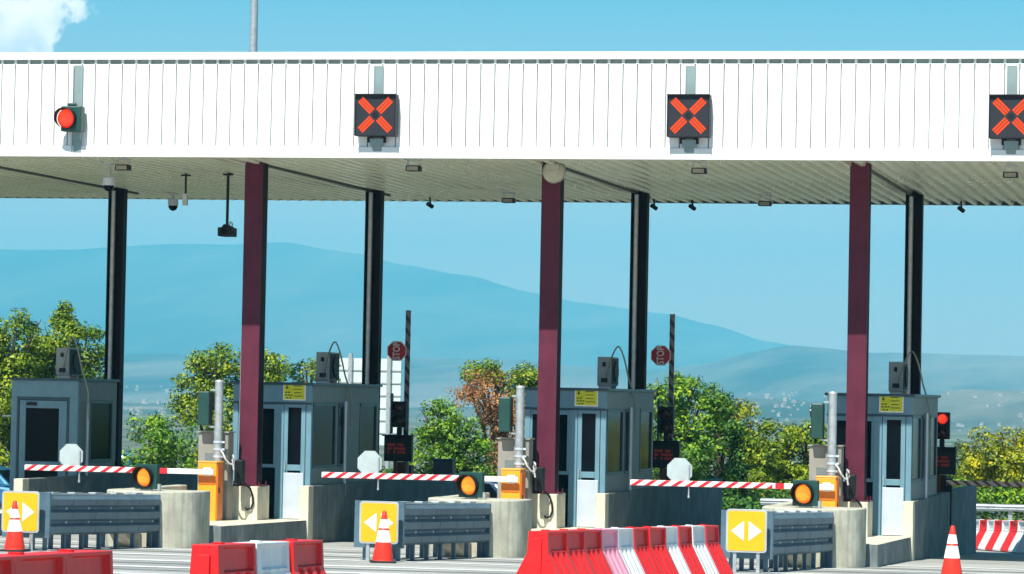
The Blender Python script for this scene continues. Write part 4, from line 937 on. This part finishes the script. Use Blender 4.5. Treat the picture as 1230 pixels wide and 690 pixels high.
plant('pine_tree', 'brown half-dead pine between green trees, left of the middle purple column', 'tree', 'br', 96, [(588, 472, 38, 24), (566, 478, 22, 18), (600, 500, 32, 30), (612, 530, 24, 34), (596, 550, 16, 30)], 17, TG, .75, size=.042)
plant('leafy_tree', 'green tree behind the brown pine, left of the middle purple column', 'tree', 'yg', 100, [(573, 455, 24, 17), (590, 449, 18, 14), (622, 462, 30, 22), (640, 470, 26, 28), (628, 520, 34, 44), (660, 500, 30, 50), (640, 575, 40, 40)], 18, TG, 1.0)
plant('leafy_tree', 'tall bright green tree right of the right stop sign', 'tree', 'g', 92, [(808, 478, 32, 30), (790, 500, 30, 34), (838, 500, 32, 36), (815, 540, 46, 40), (800, 580, 50, 34), (832, 462, 20, 16)], 19, TG, 1.0)
plant('leafy_tree', 'dark green narrow tree in the middle of the right group', 'tree', 'dg', 94, [(858, 478, 18, 18), (862, 505, 26, 30), (868, 545, 36, 40), (860, 590, 40, 32)], 20, TG, 1.1)
plant('leafy_tree', 'olive tree with orange tinge right of the dark green tree', 'tree', 'og', 96, [(882, 500, 24, 24), (896, 528, 28, 28), (905, 565, 36, 36), (900, 600, 40, 28)], 21, TG, 1.0)
plant('leafy_tree', 'rounded yellow-green tree left of the rightmost booth', 'tree', 'yg', 93, [(935, 535, 34, 30), (968, 542, 34, 32), (950, 575, 50, 36), (925, 560, 30, 34), (990, 570, 30, 38)], 22, TG, 1.1)
plant('leafy_tree', 'rounded yellow tree at the right edge behind the shaded boom', 'tree', 'og', 93, [(1205, 545, 40, 31), (1178, 556, 26, 32), (1237, 547, 36, 36), (1205, 575, 44, 30), (1250, 580, 34, 34)], 23, TG, 1.15)
plant('conifer_tree', 'hazy grey-green conifer left of the yellow tree at the right', 'tree', 'pg', 115, [(1146, 562, 16, 22), (1156, 552, 9, 22), (1150, 590, 26, 24)], 24, TG, 1.0)
plant('leafy_bush', 'low green bush before the guardrail at the right edge', 'bush', 'g', 90.5, [(1150, 600, 26, 20), (1185, 606, 26, 16), (1222, 604, 28, 18), (1255, 604, 20, 18), (1170, 630, 40, 18), (1225, 632, 40, 16)], 25, None, 1.0, trunk=False)
plant('leafy_bush', 'dark low bush under the trees left of the right purple column', 'bush', 'dg', 90, [(800, 606, 34, 24), (850, 610, 34, 24), (900, 612, 36, 22), (950, 612, 34, 22), (1000, 615, 30, 22)], 26, None, 1.0, trunk=False)
plant('leafy_bush', 'green low bush behind the middle boom and its amber lamp', 'bush', 'g', 90, [(500, 600, 30, 24), (550, 604, 36, 26), (600, 600, 34, 30), (650, 605, 34, 30)], 27, None, 1.0, trunk=False)
# row of shrubs far behind that closes the view between the trunks
for i, px in enumerate((20, 110, 240, 330, 440, 700, 760, 1060, 1110)):
    w = ['behind the leftmost booth', 'behind the leftmost rear column', 'under the round olive-green tree', 'behind the left purple column', 'below the billboard', 'behind the middle booth', 'left of the tall green tree', 'behind the right purple column', 'behind the rightmost booth'][i]
    plant('dense_shrub', 'dense green shrub standing '+w, 'bush', ['dg', 'g'][i % 2], 103, [(px-22, 578, 34, 26), (px+22, 582, 34, 24), (px, 610, 56, 24)], 40+i, 'shrubs closing the view behind the plaza', .8, trunk=False)
